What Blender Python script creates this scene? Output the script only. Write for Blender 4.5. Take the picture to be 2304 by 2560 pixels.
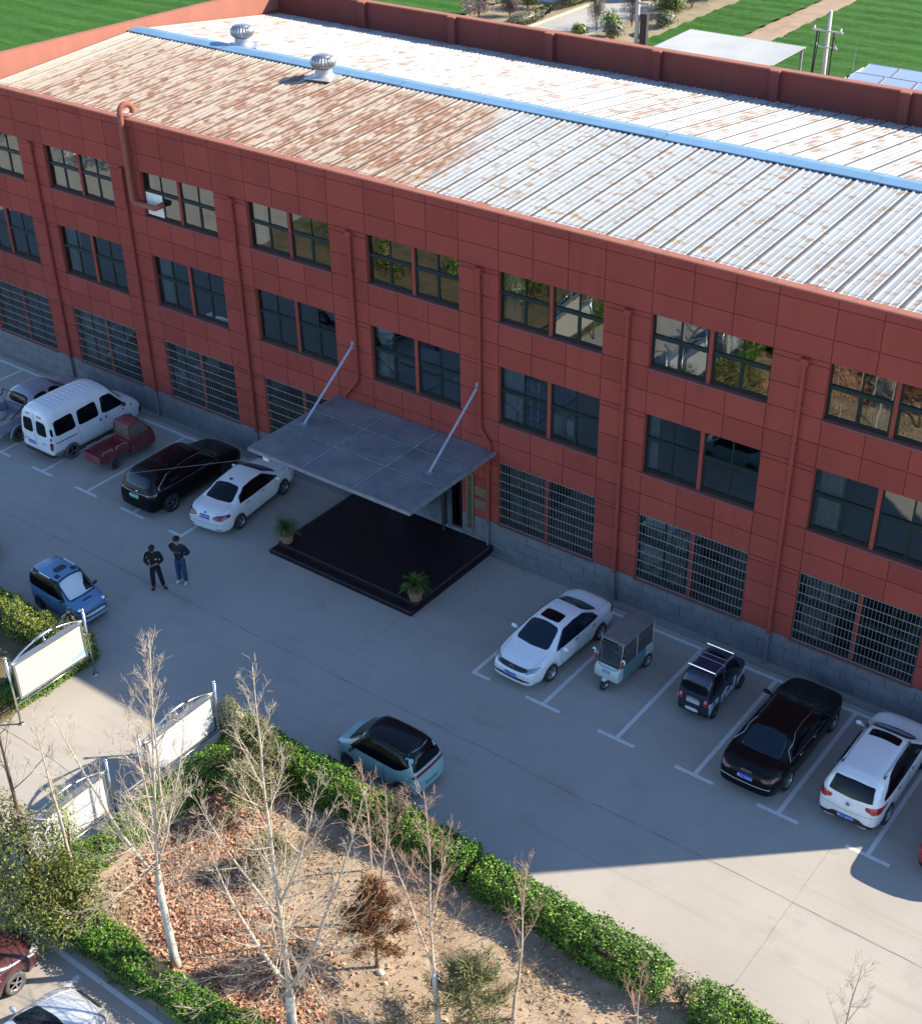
import bpy, bmesh, math, random
import numpy as np
from mathutils import Vector, Matrix, Euler
from mathutils.bvhtree import BVHTree

R = math.radians
for o in list(bpy.data.objects):
    bpy.data.objects.remove(o)
scene = bpy.context.scene
col = scene.collection

# ------------------------------------------------------------------ camera
cam_d = bpy.data.cameras.new('camera')
cam = bpy.data.objects.new('camera', cam_d)
col.objects.link(cam)
cam.location = (50.7215, -32.6198, 27.6106)
cam.rotation_euler = (0.98119, 0.01852, 0.65050)
cam_d.sensor_fit = 'AUTO'
cam_d.sensor_width = 36.0
cam_d.lens = 36.0 * 3459.28 / 2560.0
cam_d.shift_x = 20.37 / 2560.0
cam_d.shift_y = 62.14 / 2560.0
cam_d.clip_start = 0.5
cam_d.clip_end = 3000
scene.camera = cam
scene.render.resolution_x = 921
scene.render.resolution_y = 1024

# ------------------------------------------------------------------ light
SUN_EL = R(32.3)
SUN_AZ = math.atan2(0.738, 0.675)          # from +Y towards +X
w = bpy.data.worlds.new('World')
scene.world = w
w.use_nodes = True
nt = w.node_tree
bg = nt.nodes['Background']
sky = nt.nodes.new('ShaderNodeTexSky')
sky.sky_type = 'NISHITA'
sky.sun_disc = False
sky.sun_elevation = SUN_EL
sky.sun_rotation = SUN_AZ
sky.air_density = 1.0
sky.altitude = 600.0
sky.dust_density = 0.0
sky.ozone_density = 3.8
nt.links.new(sky.outputs[0], bg.inputs[0])
bg.inputs[1].default_value = 0.138
sun_d = bpy.data.lights.new('sun', 'SUN')
sun_d.energy = 4.9
sun_d.angle = R(0.5)
sun_d.color = (1.0, 0.89, 0.72)
sun = bpy.data.objects.new('sun', sun_d)
col.objects.link(sun)
sv = Vector((math.sin(SUN_AZ) * math.cos(SUN_EL), math.cos(SUN_AZ) * math.cos(SUN_EL), math.sin(SUN_EL)))
sun.rotation_euler = (-sv).to_track_quat('-Z', 'Y').to_euler()
sun.location = (60, 40, 60)
scene.view_settings.view_transform = 'Standard'
scene.view_settings.look = 'None'
scene.view_settings.gamma = 1.0
scene.view_settings.use_curve_mapping = False
scene.view_settings.exposure = 1.2

rnd = random.Random(7)
nrng = np.random.default_rng(11)

# ------------------------------------------------------------------ tagging
def T(o, label=None, cat=None, group=None, kind=None):
    if label: o['label'] = label
    if cat: o['category'] = cat
    if group: o['group'] = group
    if kind: o['kind'] = kind
    return o

def link(o, parent=None):
    col.objects.link(o)
    if parent is not None: o.parent = parent
    return o

def empty(name, loc=(0, 0, 0), rz=0.0):
    o = bpy.data.objects.new(name, None)
    o.empty_display_size = 0.3
    o.location = loc
    o.rotation_euler = (0, 0, rz)
    return link(o)

def mesh_obj(name, me, parent=None, mat=None):
    o = bpy.data.objects.new(name, me)
    if mat is not None and len(me.materials) == 0: me.materials.append(mat)
    return link(o, parent)

def copy_tree(o, parent=None):
    c = o.copy(); col.objects.link(c)
    if parent is not None: c.parent = parent
    for ch in list(o.children): copy_tree(ch, c)
    return c

# ------------------------------------------------------------------ mesh builder
class MB:
    def __init__(s): s.v = []; s.f = []
    def box(s, x0, x1, y0, y1, z0, z1):
        n = len(s.v)
        s.v += [(x0,y0,z0),(x1,y0,z0),(x1,y1,z0),(x0,y1,z0),(x0,y0,z1),(x1,y0,z1),(x1,y1,z1),(x0,y1,z1)]
        s.f += [tuple(n+i for i in q) for q in ((0,3,2,1),(4,5,6,7),(0,1,5,4),(1,2,6,5),(2,3,7,6),(3,0,4,7))]
        return s
    def obox(s, c, size, rot):
        m = rot if isinstance(rot, Matrix) else Euler(rot).to_matrix()
        n = len(s.v); c = Vector(c)
        for z in (-.5, .5):
            for x, y in ((-.5,-.5),(.5,-.5),(.5,.5),(-.5,.5)):
                s.v.append(tuple(c + m @ Vector((x*size[0], y*size[1], z*size[2]))))
        s.f += [tuple(n+i for i in q) for q in ((0,3,2,1),(4,5,6,7),(0,1,5,4),(1,2,6,5),(2,3,7,6),(3,0,4,7))]
        return s
    def poly(s, pts):
        n = len(s.v); s.v += [tuple(p) for p in pts]; s.f.append(tuple(range(n, n+len(pts)))); return s
    def tube(s, pts, rad, n=8, cap=True):
        pts = [Vector(p) for p in pts]
        if not isinstance(rad, (list, tuple)): rad = [rad]*len(pts)
        base = len(s.v); up = None
        for i, p in enumerate(pts):
            d = (pts[min(i+1, len(pts)-1)] - pts[max(i-1, 0)])
            d = d.normalized() if d.length > 1e-9 else Vector((0,0,1))
            if up is None:
                a = Vector((0,0,1)) if abs(d.z) < .9 else Vector((1,0,0))
                up = d.cross(a).normalized()
            else:
                up = (up - d*up.dot(d))
                up = up.normalized() if up.length > 1e-6 else d.orthogonal().normalized()
            side = d.cross(up)
            for k in range(n):
                a = 2*math.pi*k/n
                s.v.append(tuple(p + (up*math.cos(a) + side*math.sin(a))*rad[i]))
        for i in range(len(pts)-1):
            for k in range(n):
                a = base+i*n+k; b = base+i*n+(k+1)%n
                s.f.append((a, b, b+n, a+n))
        if cap:
            s.f.append(tuple(base+k for k in reversed(range(n))))
            s.f.append(tuple(base+(len(pts)-1)*n+k for k in range(n)))
        return s
    def lathe(s, prof, n=24, c=(0,0,0), axis='z', rmod=None, close=False):
        base = len(s.v)
        for i, (r, h) in enumerate(prof):
            for k in range(n):
                a = 2*math.pi*k/n
                rr = r*(rmod(i, k) if rmod else 1.0)
                x, y = rr*math.cos(a), rr*math.sin(a)
                if axis == 'z': p = (x, y, h)
                elif axis == 'y': p = (x, h, -y)
                else: p = (h, x, y)
                s.v.append((c[0]+p[0], c[1]+p[1], c[2]+p[2]))
        m = len(prof)
        for i in range(m-1):
            for k in range(n):
                a = base+i*n+k; b = base+i*n+(k+1)%n
                s.f.append((a, b, b+n, a+n))
        if not close:
            if prof[0][0] > 1e-4: s.f.append(tuple(base+k for k in reversed(range(n))))
            if prof[-1][0] > 1e-4: s.f.append(tuple(base+(m-1)*n+k for k in range(n)))
        return s
    def sphere(s, c, r, n=12, m=8, sc=(1,1,1)):
        prof = [(max(1e-5, math.sin(math.pi*i/m)), -math.cos(math.pi*i/m)) for i in range(m+1)]
        b = len(s.v); s.lathe(prof, n, (0,0,0))
        for i in range(b, len(s.v)):
            v = s.v[i]; s.v[i] = (c[0]+v[0]*r*sc[0], c[1]+v[1]*r*sc[1], c[2]+v[2]*r*sc[2])
        return s
    def mesh(s, name, mat=None, smooth=False, bevel=0, fix=True):
        me = bpy.data.meshes.new(name)
        me.from_pydata(s.v, [], s.f)
        if fix or bevel:
            bm = bmesh.new(); bm.from_mesh(me)
            if fix: bmesh.ops.recalc_face_normals(bm, faces=bm.faces)
            if bevel:
                es = [e for e in bm.edges if len(e.link_faces) == 2 and e.calc_face_angle(0) > .5]
                bmesh.ops.bevel(bm, geom=es, offset=bevel, segments=2, profile=.5, affect='EDGES', clamp_overlap=True)
            bm.to_mesh(me); bm.free()
        if mat is not None: me.materials.append(mat)
        if smooth: me.polygons.foreach_set('use_smooth', [True]*len(me.polygons))
        me.update()
        return me
    def build(s, name, mat, parent=None, smooth=False, bevel=0, fix=True):
        return mesh_obj(name, s.mesh(name, mat, smooth, bevel, fix), parent)

def eval_mesh(o):
    dg = bpy.context.evaluated_depsgraph_get()
    dg.update()
    return bpy.data.meshes.new_from_object(o.evaluated_get(dg))

def text_mesh(txt, size, mat, name, extrude=.002, align='CENTER', spacing=1.0, line=1.0):
    cu = bpy.data.curves.new(name, 'FONT')
    cu.body = txt; cu.size = size; cu.extrude = extrude
    cu.align_x = align; cu.align_y = 'CENTER'; cu.space_character = spacing; cu.space_line = line
    cu.resolution_u = 2
    t = bpy.data.objects.new(name, cu); col.objects.link(t)
    me = eval_mesh(t)
    bpy.data.objects.remove(t)
    me.materials.clear(); me.materials.append(mat); me.name = name
    return me

# ------------------------------------------------------------------ materials
MATS = {}
def newmat(name):
    m = bpy.data.materials.new(name); m.use_nodes = True
    MATS[name] = m
    return m, m.node_tree, m.node_tree.nodes['Principled BSDF']

def N(nt, t, **kw):
    n = nt.nodes.new(t)
    for k, v in kw.items(): setattr(n, k, v)
    return n

def mathn(nt, op, a, b=None, c=None, clamp=False):
    n = nt.nodes.new('ShaderNodeMath'); n.operation = op; n.use_clamp = clamp
    for i, x in enumerate((a, b, c)):
        if x is None: continue
        if isinstance(x, (int, float)): n.inputs[i].default_value = x
        else: nt.links.new(x, n.inputs[i])
    return n.outputs[0]

def mixc(nt, f, a, b, mode='MIX'):
    n = nt.nodes.new('ShaderNodeMix'); n.data_type = 'RGBA'; n.blend_type = mode
    for idx, x in ((0, f), (6, a), (7, b)):
        if isinstance(x, (int, float)): n.inputs[idx].default_value = x
        elif isinstance(x, tuple): n.inputs[idx].default_value = (*x[:3], 1)
        else: nt.links.new(x, n.inputs[idx])
    return n.outputs[2]

def ramp(nt, f, stops):
    n = nt.nodes.new('ShaderNodeValToRGB')
    e = n.color_ramp.elements
    while len(e) < len(stops): e.new(.5)
    for i, (p, c) in enumerate(stops):
        e[i].position = p; e[i].color = (*c[:3], 1)
    nt.links.new(f, n.inputs[0])
    return n.outputs[0]

def mrange(nt, v, a, b, c=0.0, d=1.0, smooth=False):
    n = nt.nodes.new('ShaderNodeMapRange'); n.clamp = True
    if smooth: n.interpolation_type = 'SMOOTHSTEP'
    n.inputs[1].default_value = a; n.inputs[2].default_value = b
    n.inputs[3].default_value = c; n.inputs[4].default_value = d
    nt.links.new(v, n.inputs[0]); return n.outputs[0]

def noise(nt, vec, scale, detail=3, rough=.55, dim='3D'):
    n = nt.nodes.new('ShaderNodeTexNoise'); n.noise_dimensions = dim
    n.inputs['Scale'].default_value = scale; n.inputs['Detail'].default_value = detail
    n.inputs['Roughness'].default_value = rough
    if vec is not None: nt.links.new(vec, n.inputs['Vector'])
    return n.outputs[0]

def ocoord(nt): return nt.nodes.new('ShaderNodeTexCoord').outputs['Object']
def wcoord(nt): return nt.nodes.new('ShaderNodeNewGeometry').outputs['Position']
def scalev(nt, v, sc):
    n = nt.nodes.new('ShaderNodeVectorMath'); n.operation = 'MULTIPLY'
    nt.links.new(v, n.inputs[0]); n.inputs[1].default_value = sc; return n.outputs[0]

def simple(name, c, rough=.5, metal=0.0, var=0.0, scale=3.0, bump=0.0, bscale=40, coat=0.0, spec=None, c2=None, detail=4):
    m, nt, p = newmat(name)
    p.inputs['Roughness'].default_value = rough
    p.inputs['Metallic'].default_value = metal
    if coat: p.inputs['Coat Weight'].default_value = coat; p.inputs['Coat Roughness'].default_value = .05
    if spec is not None: p.inputs['Specular IOR Level'].default_value = spec
    if var or c2:
        co = wcoord(nt)
        f = noise(nt, co, scale, detail)
        f = mrange(nt, f, .3, .7)
        lo = c2 if c2 else tuple(x*(1-var) for x in c)
        hi = c if c2 else tuple(min(1, x*(1+var)) for x in c)
        nt.links.new(mixc(nt, f, lo, hi), p.inputs['Base Color'])
    else:
        p.inputs['Base Color'].default_value = (*c, 1)
    if bump:
        b = N(nt, 'ShaderNodeBump'); b.inputs['Strength'].default_value = bump; b.inputs['Distance'].default_value = .02
        nt.links.new(noise(nt, ocoord(nt), bscale, 4), b.inputs['Height'])
        nt.links.new(b.outputs[0], p.inputs['Normal'])
    return m

def paint(name, c, rough=.28, coat=.8, metal=0.0, dirt=.12):
    m, nt, p = newmat(name)
    co = ocoord(nt)
    f = mrange(nt, noise(nt, co, 2.2, 5, .6), .35, .75)
    ff = mathn(nt, 'MULTIPLY', f, dirt)
    nt.links.new(mixc(nt, ff, c, (.30, .27, .23)), p.inputs['Base Color'])
    p.inputs['Metallic'].default_value = metal
    nt.links.new(mrange(nt, f, 0, 1, rough, rough+.16), p.inputs['Roughness'])
    p.inputs['Coat Weight'].default_value = coat; p.inputs['Coat Roughness'].default_value = .06
    return m

def leafmat(name, stops, rough=.45, trans=.0, spec=.35):
    m, nt, p = newmat(name)
    g = nt.nodes.new('ShaderNodeNewGeometry')
    big = noise(nt, g.outputs['Position'], 1.3, 2)
    f = mathn(nt, 'ADD', mathn(nt, 'MULTIPLY', g.outputs['Random Per Island'], .75), mathn(nt, 'MULTIPLY', big, .5))
    f = mathn(nt, 'SUBTRACT', f, .12, clamp=True)
    nt.links.new(ramp(nt, f, stops), p.inputs['Base Color'])
    p.inputs['Roughness'].default_value = rough
    p.inputs['Specular IOR Level'].default_value = spec
    return m

# wall paint -----------------------------------------------------------------
def wallmat(name, lo, hi, streak):
    m, nt, p = newmat(name)
    co = wcoord(nt)
    f = mrange(nt, noise(nt, scalev(nt, co, (.5, .5, .18)), 2.0, 6, .6), .3, .72)
    c1 = mixc(nt, f, lo, hi)
    st = mrange(nt, noise(nt, scalev(nt, co, (3.0, 3.0, .10)), 1.6, 3), .58, .75)
    c2 = mixc(nt, mathn(nt, 'MULTIPLY', st, .55), c1, streak)
    gi = nt.nodes.new('ShaderNodeNewGeometry')
    hv = N(nt, 'ShaderNodeHueSaturation'); hv.inputs['Saturation'].default_value = 1.0
    nt.links.new(mrange(nt, gi.outputs['Random Per Island'], 0, 1, .90, 1.08), hv.inputs['Value']); nt.links.new(c2, hv.inputs['Color']); c2 = hv.outputs[0]
    nt.links.new(c2, p.inputs['Base Color']); p.inputs['Roughness'].default_value = .85
    p.inputs['Specular IOR Level'].default_value = .18
    b = N(nt, 'ShaderNodeBump'); b.inputs['Strength'].default_value = .25; b.inputs['Distance'].default_value = .01
    nt.links.new(noise(nt, co, 60, 3), b.inputs['Height']); nt.links.new(b.outputs[0], p.inputs['Normal'])
    return m
WALL = wallmat('wall_red', (.255, .052, .040), (.300, .064, .049), (.19, .045, .038))
PARAPET = wallmat('parapet_salmon', (.300, .120, .086), (.350, .140, .102), (.25, .105, .08))
PLINTH = simple('plinth_block', (.16, .165, .175), .8, var=.16, scale=2.2, bump=.25)
JOINT = simple('dark_mortar', (.035, .03, .03), .9)
GREEN_FRAME = simple('green_aluminium', (.007, .022, .021), .5, spec=.3)
GRILLE = simple('grille_steel', (.15, .155, .16), .6)
GRILLE_RAIL = simple('grille_rail_steel', (.25, .25, .25), .6)
WHITE_METAL = simple('white_painted_metal', (.72, .72, .71), .4)
STEEL = simple('stainless_steel', (.62, .62, .62), .22, 1.0, var=.1, scale=6)
GREY_STEEL = simple('grey_steel', (.26, .28, .31), .45, .4, var=.15, scale=4)
DARK_STEEL = simple('dark_steel', (.05, .05, .055), .5, .3)
BLACK = simple('black_rubber', (.018, .018, .019), .75)
TYRE = simple('tyre_rubber', (.028, .028, .028), .85, var=.4, scale=9, bump=.3)
DUSTY_TYRE = simple('dusty_tyre', (.10, .095, .088), .9, var=.3, scale=9)
RIM = simple('alloy_rim', (.55, .55, .56), .3, .9)
STEEL_RIM = simple('steel_rim', (.14, .14, .14), .5, .6)
CAR_GLASS = simple('tinted_car_glass', (.003, .004, .007), .10, spec=.30)
CAR_GLASS_BLUE = simple('heat_reflecting_glass', (.004, .012, .024), .08, spec=.45)
PLASTIC = simple('black_plastic', (.02, .02, .022), .5)
CHROME = simple('chrome_trim', (.75, .75, .75), .12, 1.0)
HEAD = simple('headlamp_glass', (.35, .37, .40), .08, .5, coat=1.0)
TAIL = simple('tail_lamp_red', (.20, .008, .012), .15, coat=1.0)
TAIL_BRIGHT = simple('tail_lamp_bright_red', (.42, .012, .02), .15, coat=1.0)
PLATE_BLUE = simple('plate_blue', (.02, .075, .42), .4)
PLATE_GREEN = simple('plate_green', (.06, .42, .20), .4)
PLATE_WHITE = simple('plate_white', (.62, .64, .66), .45)
TXT_WHITE = simple('white_lettering', (.7, .72, .75), .5)
TXT_BLACK = simple('black_lettering', (.012, .012, .012), .6)

# window glass ---------------------------------------------------------------
m, nt_, p = newmat('window_glass')
nt_.nodes.remove(p)
out = nt_.nodes['Material Output']
gl = N(nt_, 'ShaderNodeBsdfGlossy'); gl.inputs['Roughness'].default_value = .018; gl.inputs['Color'].default_value = (.88, .95, .95, 1)
tr = N(nt_, 'ShaderNodeBsdfTransparent'); tr.inputs['Color'].default_value = (.42, .50, .50, 1)
fr = N(nt_, 'ShaderNodeFresnel'); fr.inputs['IOR'].default_value = 1.5
mx = N(nt_, 'ShaderNodeMixShader')
ff = mathn(nt_, 'ADD', fr.outputs[0], .15, clamp=True)
b = N(nt_, 'ShaderNodeBump'); b.inputs['Strength'].default_value = .03; b.inputs['Distance'].default_value = .05
nt_.links.new(noise(nt_, wcoord(nt_), 1.4, 1), b.inputs['Height']); nt_.links.new(b.outputs[0], gl.inputs['Normal'])
nt_.links.new(ff, mx.inputs[0]); nt_.links.new(tr.outputs[0], mx.inputs[1]); nt_.links.new(gl.outputs[0], mx.inputs[2])
nt_.links.new(mx.outputs[0], out.inputs[0])
GLASS = m
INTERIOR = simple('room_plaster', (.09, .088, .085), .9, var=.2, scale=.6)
CURTAIN = simple('curtain_cloth', (.40, .40, .385), .9, var=.15, scale=5)

# corrugated roof ------------------------------------------------------------
def roofmat(name, front):
    m, nt, p = newmat(name)
    co = wcoord(nt)
    sp = N(nt, 'ShaderNodeSeparateXYZ'); nt.links.new(co, sp.inputs[0])
    x, y = sp.outputs[0], sp.outputs[1]
    rib = mathn(nt, 'FLOOR', mathn(nt, 'DIVIDE', mathn(nt, 'ADD', x, 1.0), .2375))
    half = mathn(nt, 'FLOOR', mathn(nt, 'DIVIDE', mathn(nt, 'ADD', x, 1.0), .475))
    sheet = mathn(nt, 'FLOOR', mathn(nt, 'DIVIDE', mathn(nt, 'ADD', x, 1.0), .95))
    def n2(a, b, sc=1.0, det=2):
        cv = N(nt, 'ShaderNodeCombineXYZ'); nt.links.new(a, cv.inputs[0]); nt.links.new(b, cv.inputs[1])
        return noise(nt, cv.outputs[0], sc, det, .6)
    dash = n2(mathn(nt, 'MULTIPLY', rib, 3.71), mathn(nt, 'MULTIPLY', y, 1.25), 1.0, 1.5)
    dash2 = n2(mathn(nt, 'MULTIPLY', half, 5.13), mathn(nt, 'MULTIPLY', y, .8), 1.0, 1.5)
    dashv = mathn(nt, 'ADD', mathn(nt, 'MULTIPLY', dash, .65), mathn(nt, 'MULTIPLY', dash2, .35))
    # small scale blotches at the fixing rows
    cv = N(nt, 'ShaderNodeCombineXYZ'); nt.links.new(mathn(nt, 'MULTIPLY', x, 1.35), cv.inputs[0]); nt.links.new(mathn(nt, 'MULTIPLY', y, 2.1), cv.inputs[1])
    blot = noise(nt, cv.outputs[0], 1.35, 3, .6)
    zinc = mixc(nt, mrange(nt, noise(nt, co, .35, 4), .35, .65), (.30, .32, .33), (.37, .40, .41))
    # overlap seams: dark strip along one edge of each sheet
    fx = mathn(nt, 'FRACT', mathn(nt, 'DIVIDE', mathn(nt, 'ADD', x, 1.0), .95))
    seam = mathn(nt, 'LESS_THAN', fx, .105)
    if front:
        fr = mathn(nt, 'FRACT', mathn(nt, 'DIVIDE', mathn(nt, 'ADD', x, 1.0), .2375))
        cell = mathn(nt, 'FLOOR', mathn(nt, 'DIVIDE', mathn(nt, 'ADD', x, 1.0), .119))
        d3 = n2(mathn(nt, 'MULTIPLY', cell, 2.93), mathn(nt, 'MULTIPLY', y, 1.15), 1.0, 1.0)
        d4 = n2(mathn(nt, 'MULTIPLY', x, .55), mathn(nt, 'MULTIPLY', y, .8), 1.0, 2)
        jit = mathn(nt, 'MULTIPLY', mathn(nt, 'SUBTRACT', n2(mathn(nt, 'MULTIPLY', rib, 7.7), mathn(nt, 'MULTIPLY', y, .12), 1.0, 1), .5), 5.2)
        pos = mathn(nt, 'ADD', mathn(nt, 'ADD', x, mathn(nt, 'MULTIPLY', y, .13)), jit)
        reg = mrange(nt, pos, 21.2, 22.6, 1.0, 0.0)
        lvl = mrange(nt, x, -1, 20, -.035, .05)
        th = mathn(nt, 'ADD', mathn(nt, 'ADD', mathn(nt, 'MULTIPLY', d3, .72), mathn(nt, 'MULTIPLY', d4, .28)), lvl)
        heavy = mrange(nt, th, .49, .545)
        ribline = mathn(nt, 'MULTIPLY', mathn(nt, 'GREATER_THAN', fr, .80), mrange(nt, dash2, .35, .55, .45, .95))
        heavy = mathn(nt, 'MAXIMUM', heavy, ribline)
        top = mrange(nt, y, 9.4, 10.3, 1.0, .35)
        leftf = mrange(nt, x, -.9, 1.6, 0.1, 1.0)
        heavy = mathn(nt, 'MULTIPLY', mathn(nt, 'MULTIPLY', heavy, top), leftf)
        pale = mixc(nt, mrange(nt, dash2, .4, .6), (.43, .385, .30), (.50, .47, .40))
        rustc = ramp(nt, n2(mathn(nt, 'MULTIPLY', x, 4.0), mathn(nt, 'MULTIPLY', y, 1.5), 1.0, 4), [(.3, (.150, .070, .038)), (.5, (.225, .122, .072)), (.7, (.30, .185, .118))])
        cl = mixc(nt, heavy, pale, rustc)
        light = mrange(nt, blot, .575, .62)
        wr = mixc(nt, light, zinc, (.24, .155, .095))
        halo = mrange(nt, blot, .52, .62, 0.0, .5)
        wr = mixc(nt, halo, wr, (.30, .26, .21))
        late = mathn(nt, 'MULTIPLY', mrange(nt, d3, .60, .66), mrange(nt, x, 22, 33, .75, .12))
        wr = mixc(nt, late, wr, (.25, .18, .12))
        c = mixc(nt, reg, wr, cl)
    else:
        sn = n2(mathn(nt, 'MULTIPLY', sheet, 2.77), mathn(nt, 'MULTIPLY', y, .05), 1.0, 1)
        hot = mathn(nt, 'MULTIPLY', mathn(nt, 'GREATER_THAN', x, 35.6), mathn(nt, 'LESS_THAN', x, 38.9))
        hot2 = mathn(nt, 'GREATER_THAN', x, 40.2)
        amt = mathn(nt, 'ADD', mrange(nt, sn, .35, .7, .0, .10), mathn(nt, 'MULTIPLY', mathn(nt, 'ADD', hot, hot2), .085))
        th = mathn(nt, 'ADD', dashv, amt)
        k = mathn(nt, 'MULTIPLY', mrange(nt, th, .585, .66), .8)
        cl = mixc(nt, mrange(nt, noise(nt, co, .3, 3), .35, .65), (.37, .36, .345), (.43, .425, .415))
        c = mixc(nt, k, cl, (.26, .16, .10))
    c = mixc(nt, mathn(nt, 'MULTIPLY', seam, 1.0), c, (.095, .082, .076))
    nt.links.new(c, p.inputs['Base Color'])
    p.inputs['Roughness'].default_value = .55; p.inputs['Metallic'].default_value = .0
    p.inputs['Specular IOR Level'].default_value = .3
    return m
ROOF_F = roofmat('rusty_sheet_front', True)
ROOF_B = roofmat('rusty_sheet_back', False)
CAP_BLUE = simple('blue_sheet', (.135, .255, .39), .5, var=.10, scale=.7, bump=.15, bscale=3)

# grounds ---------------------------------------------------------------------
def groundmat(name, a, b, stain, scale=.25, bump=.2):
    m, nt, p = newmat(name)
    co = wcoord(nt)
    f = mrange(nt, noise(nt, co, scale, 8, .62), .32, .68)
    c = mixc(nt, f, a, b)
    s2 = mrange(nt, noise(nt, scalev(nt, co, (1.0, 1.6, 1.0)), .55, 5, .65), .56, .76)
    c = mixc(nt, mathn(nt, 'MULTIPLY', s2, .65), c, stain)
    oil = mrange(nt, noise(nt, scalev(nt, co, (.9, 1.4, 1)), .9, 4, .6), .66, .74)
    c = mixc(nt, mathn(nt, 'MULTIPLY', oil, .30), c, tuple(x*.5 for x in stain))
    trk = mrange(nt, noise(nt, scalev(nt, co, (.10, 2.2, 1)), 1.0, 3, .6), .56, .70)
    c = mixc(nt, mathn(nt, 'MULTIPLY', trk, .22), c, tuple(x*.75 for x in stain))
    sp = mrange(nt, noise(nt, co, 5.0, 3, .7), .70, .78)
    c = mixc(nt, mathn(nt, 'MULTIPLY', sp, .35), c, tuple(x*.55 for x in stain))
    nt.links.new(c, p.inputs['Base Color']); p.inputs['Roughness'].default_value = .9
    p.inputs['Specular IOR Level'].default_value = .2
    bb = N(nt, 'ShaderNodeBump'); bb.inputs['Strength'].default_value = bump; bb.inputs['Distance'].default_value = .02
    nt.links.new(noise(nt, co, 25, 5), bb.inputs['Height']); nt.links.new(bb.outputs[0], p.inputs['Normal'])
    return m
SHADED_WALL = wallmat('shaded_wall_red', (.165, .046, .038), (.20, .056, .046), (.11, .035, .03))  # darker copy of the wall red, shade painted into the back parapet
BED_GRASS = groundmat('bed_grass', (.10, .09, .045), (.19, .145, .085), (.10, .07, .04), 1.2, .8)
CONC = groundmat('yard_concrete', (.335, .305, .265), (.385, .355, .312), (.27, .245, .215))
EARTH = groundmat('dry_earth', (.25, .18, .12), (.33, .25, .17), (.16, .12, .08), .5, .5)
SOIL = groundmat('bed_soil', (.31, .225, .15), (.44, .335, .235), (.19, .13, .085), 1.5, .9)
ROADM = groundmat('pale_road', (.34, .32, .29), (.40, .375, .34), (.28, .26, .24))
TRACK = groundmat('dirt_track', (.30, .21, .14), (.38, .28, .20), (.22, .15, .10), .6, .5)
DRYBANK = groundmat('dry_bank', (.24, .20, .12), (.33, .27, .18), (.10, .10, .045), .6, .8)

m, nt_, p = newmat('white_line_paint')
co = wcoord(nt_)
wear = mrange(nt_, noise(nt_, co, 7, 6, .75), .55, .68)
nt_.links.new(mixc(nt_, mathn(nt_, 'MULTIPLY', wear, .75), (.60, .60, .585), (.34, .31, .275)), p.inputs['Base Color'])
p.inputs['Roughness'].default_value = .8
LINE = m

m, nt_, p = newmat('wheat_green')
co = wcoord(nt_)
rows = noise(nt_, scalev(nt_, co, (.12, 1.6, 1)), 1.0, 5, .7)
tuft = noise(nt_, co, 3.2, 4, .7)
big = noise(nt_, co, .06, 3)
f = mathn(nt_, 'ADD', mathn(nt_, 'MULTIPLY', rows, .55), mathn(nt_, 'MULTIPLY', tuft, .45))
c = ramp(nt_, f, [(.30, (.010, .036, .006)), (.46, (.028, .088, .010)), (.62, (.055, .135, .018))])
c = mixc(nt_, mrange(nt_, big, .4, .65, 0, .5), c, (.035, .12, .010))
nt_.links.new(c, p.inputs['Base Color']); p.inputs['Roughness'].default_value = .8; p.inputs['Specular IOR Level'].default_value = .15
WHEAT = m

LEAF_HEDGE = leafmat('hedge_leaf', [(.0, (.016, .052, .006)), (.35, (.050, .135, .010)), (.7, (.115, .235, .020)), (1, (.20, .33, .045))])
LEAF_YEL = leafmat('yellow_hedge_leaf', [(.0, (.03, .055, .008)), (.35, (.10, .15, .018)), (.7, (.20, .25, .03)), (1, (.30, .33, .06))])
LEAF_DARK = leafmat('evergreen_leaf', [(.0, (.020, .034, .008)), (.4, (.065, .090, .018)), (.75, (.15, .165, .035)), (1, (.30, .27, .08))])
LEAF_GREY = leafmat('grey_leaf', [(.0, (.05, .06, .03)), (.5, (.13, .14, .07)), (1, (.24, .24, .14))])
NEEDLE_BROWN = leafmat('dead_needle', [(.0, (.06, .028, .010)), (.5, (.18, .080, .028)), (1, (.30, .15, .06))], .8)
NEEDLE_PINE = leafmat('pine_needle', [(.0, (.07, .08, .03)), (.5, (.20, .20, .085)), (1, (.34, .31, .16))], .7)
PALM = leafmat('cycad_leaf', [(.0, (.015, .04, .006)), (.5, (.05, .11, .014)), (1, (.12, .19, .03))])
LITTER = leafmat('dead_leaf', [(.0, (.15, .062, .036)), (.3, (.38, .185, .11)), (.7, (.54, .31, .20)), (1, (.60, .43, .29))], .85, spec=.1)
STRAW = leafmat('straw', [(.0, (.14, .12, .05)), (.5, (.30, .24, .14)), (1, (.45, .37, .24))], .9, spec=.1)
BLOSSOM = leafmat('pink_blossom', [(.0, (.18, .11, .10)), (.5, (.34, .22, .21)), (1, (.50, .36, .36))], .8)
TWIGGY = leafmat('dry_twig', [(.0, (.05, .035, .03)), (.5, (.13, .10, .08)), (1, (.24, .19, .15))], .9)
HEDGE_CORE = simple('hedge_core_shade', (.045, .040, .022), .9, var=.3, scale=9)  # dark brown that paints the shade inside the hedges
BARK = simple('pale_bark', (.50, .43, .34), .85, var=.35, scale=5, bump=.4, c2=(.36, .30, .23))
TWIG = simple('twig_bark', (.43, .355, .265), .85, var=.25, scale=3)
TWIG_RED = simple('reddish_twig', (.36, .23, .155), .85, var=.25, scale=3)
WHITEWASH = simple('whitewashed_bark', (.60, .565, .50), .85, c2=(.42, .37, .30), scale=5, bump=.4)
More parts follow.
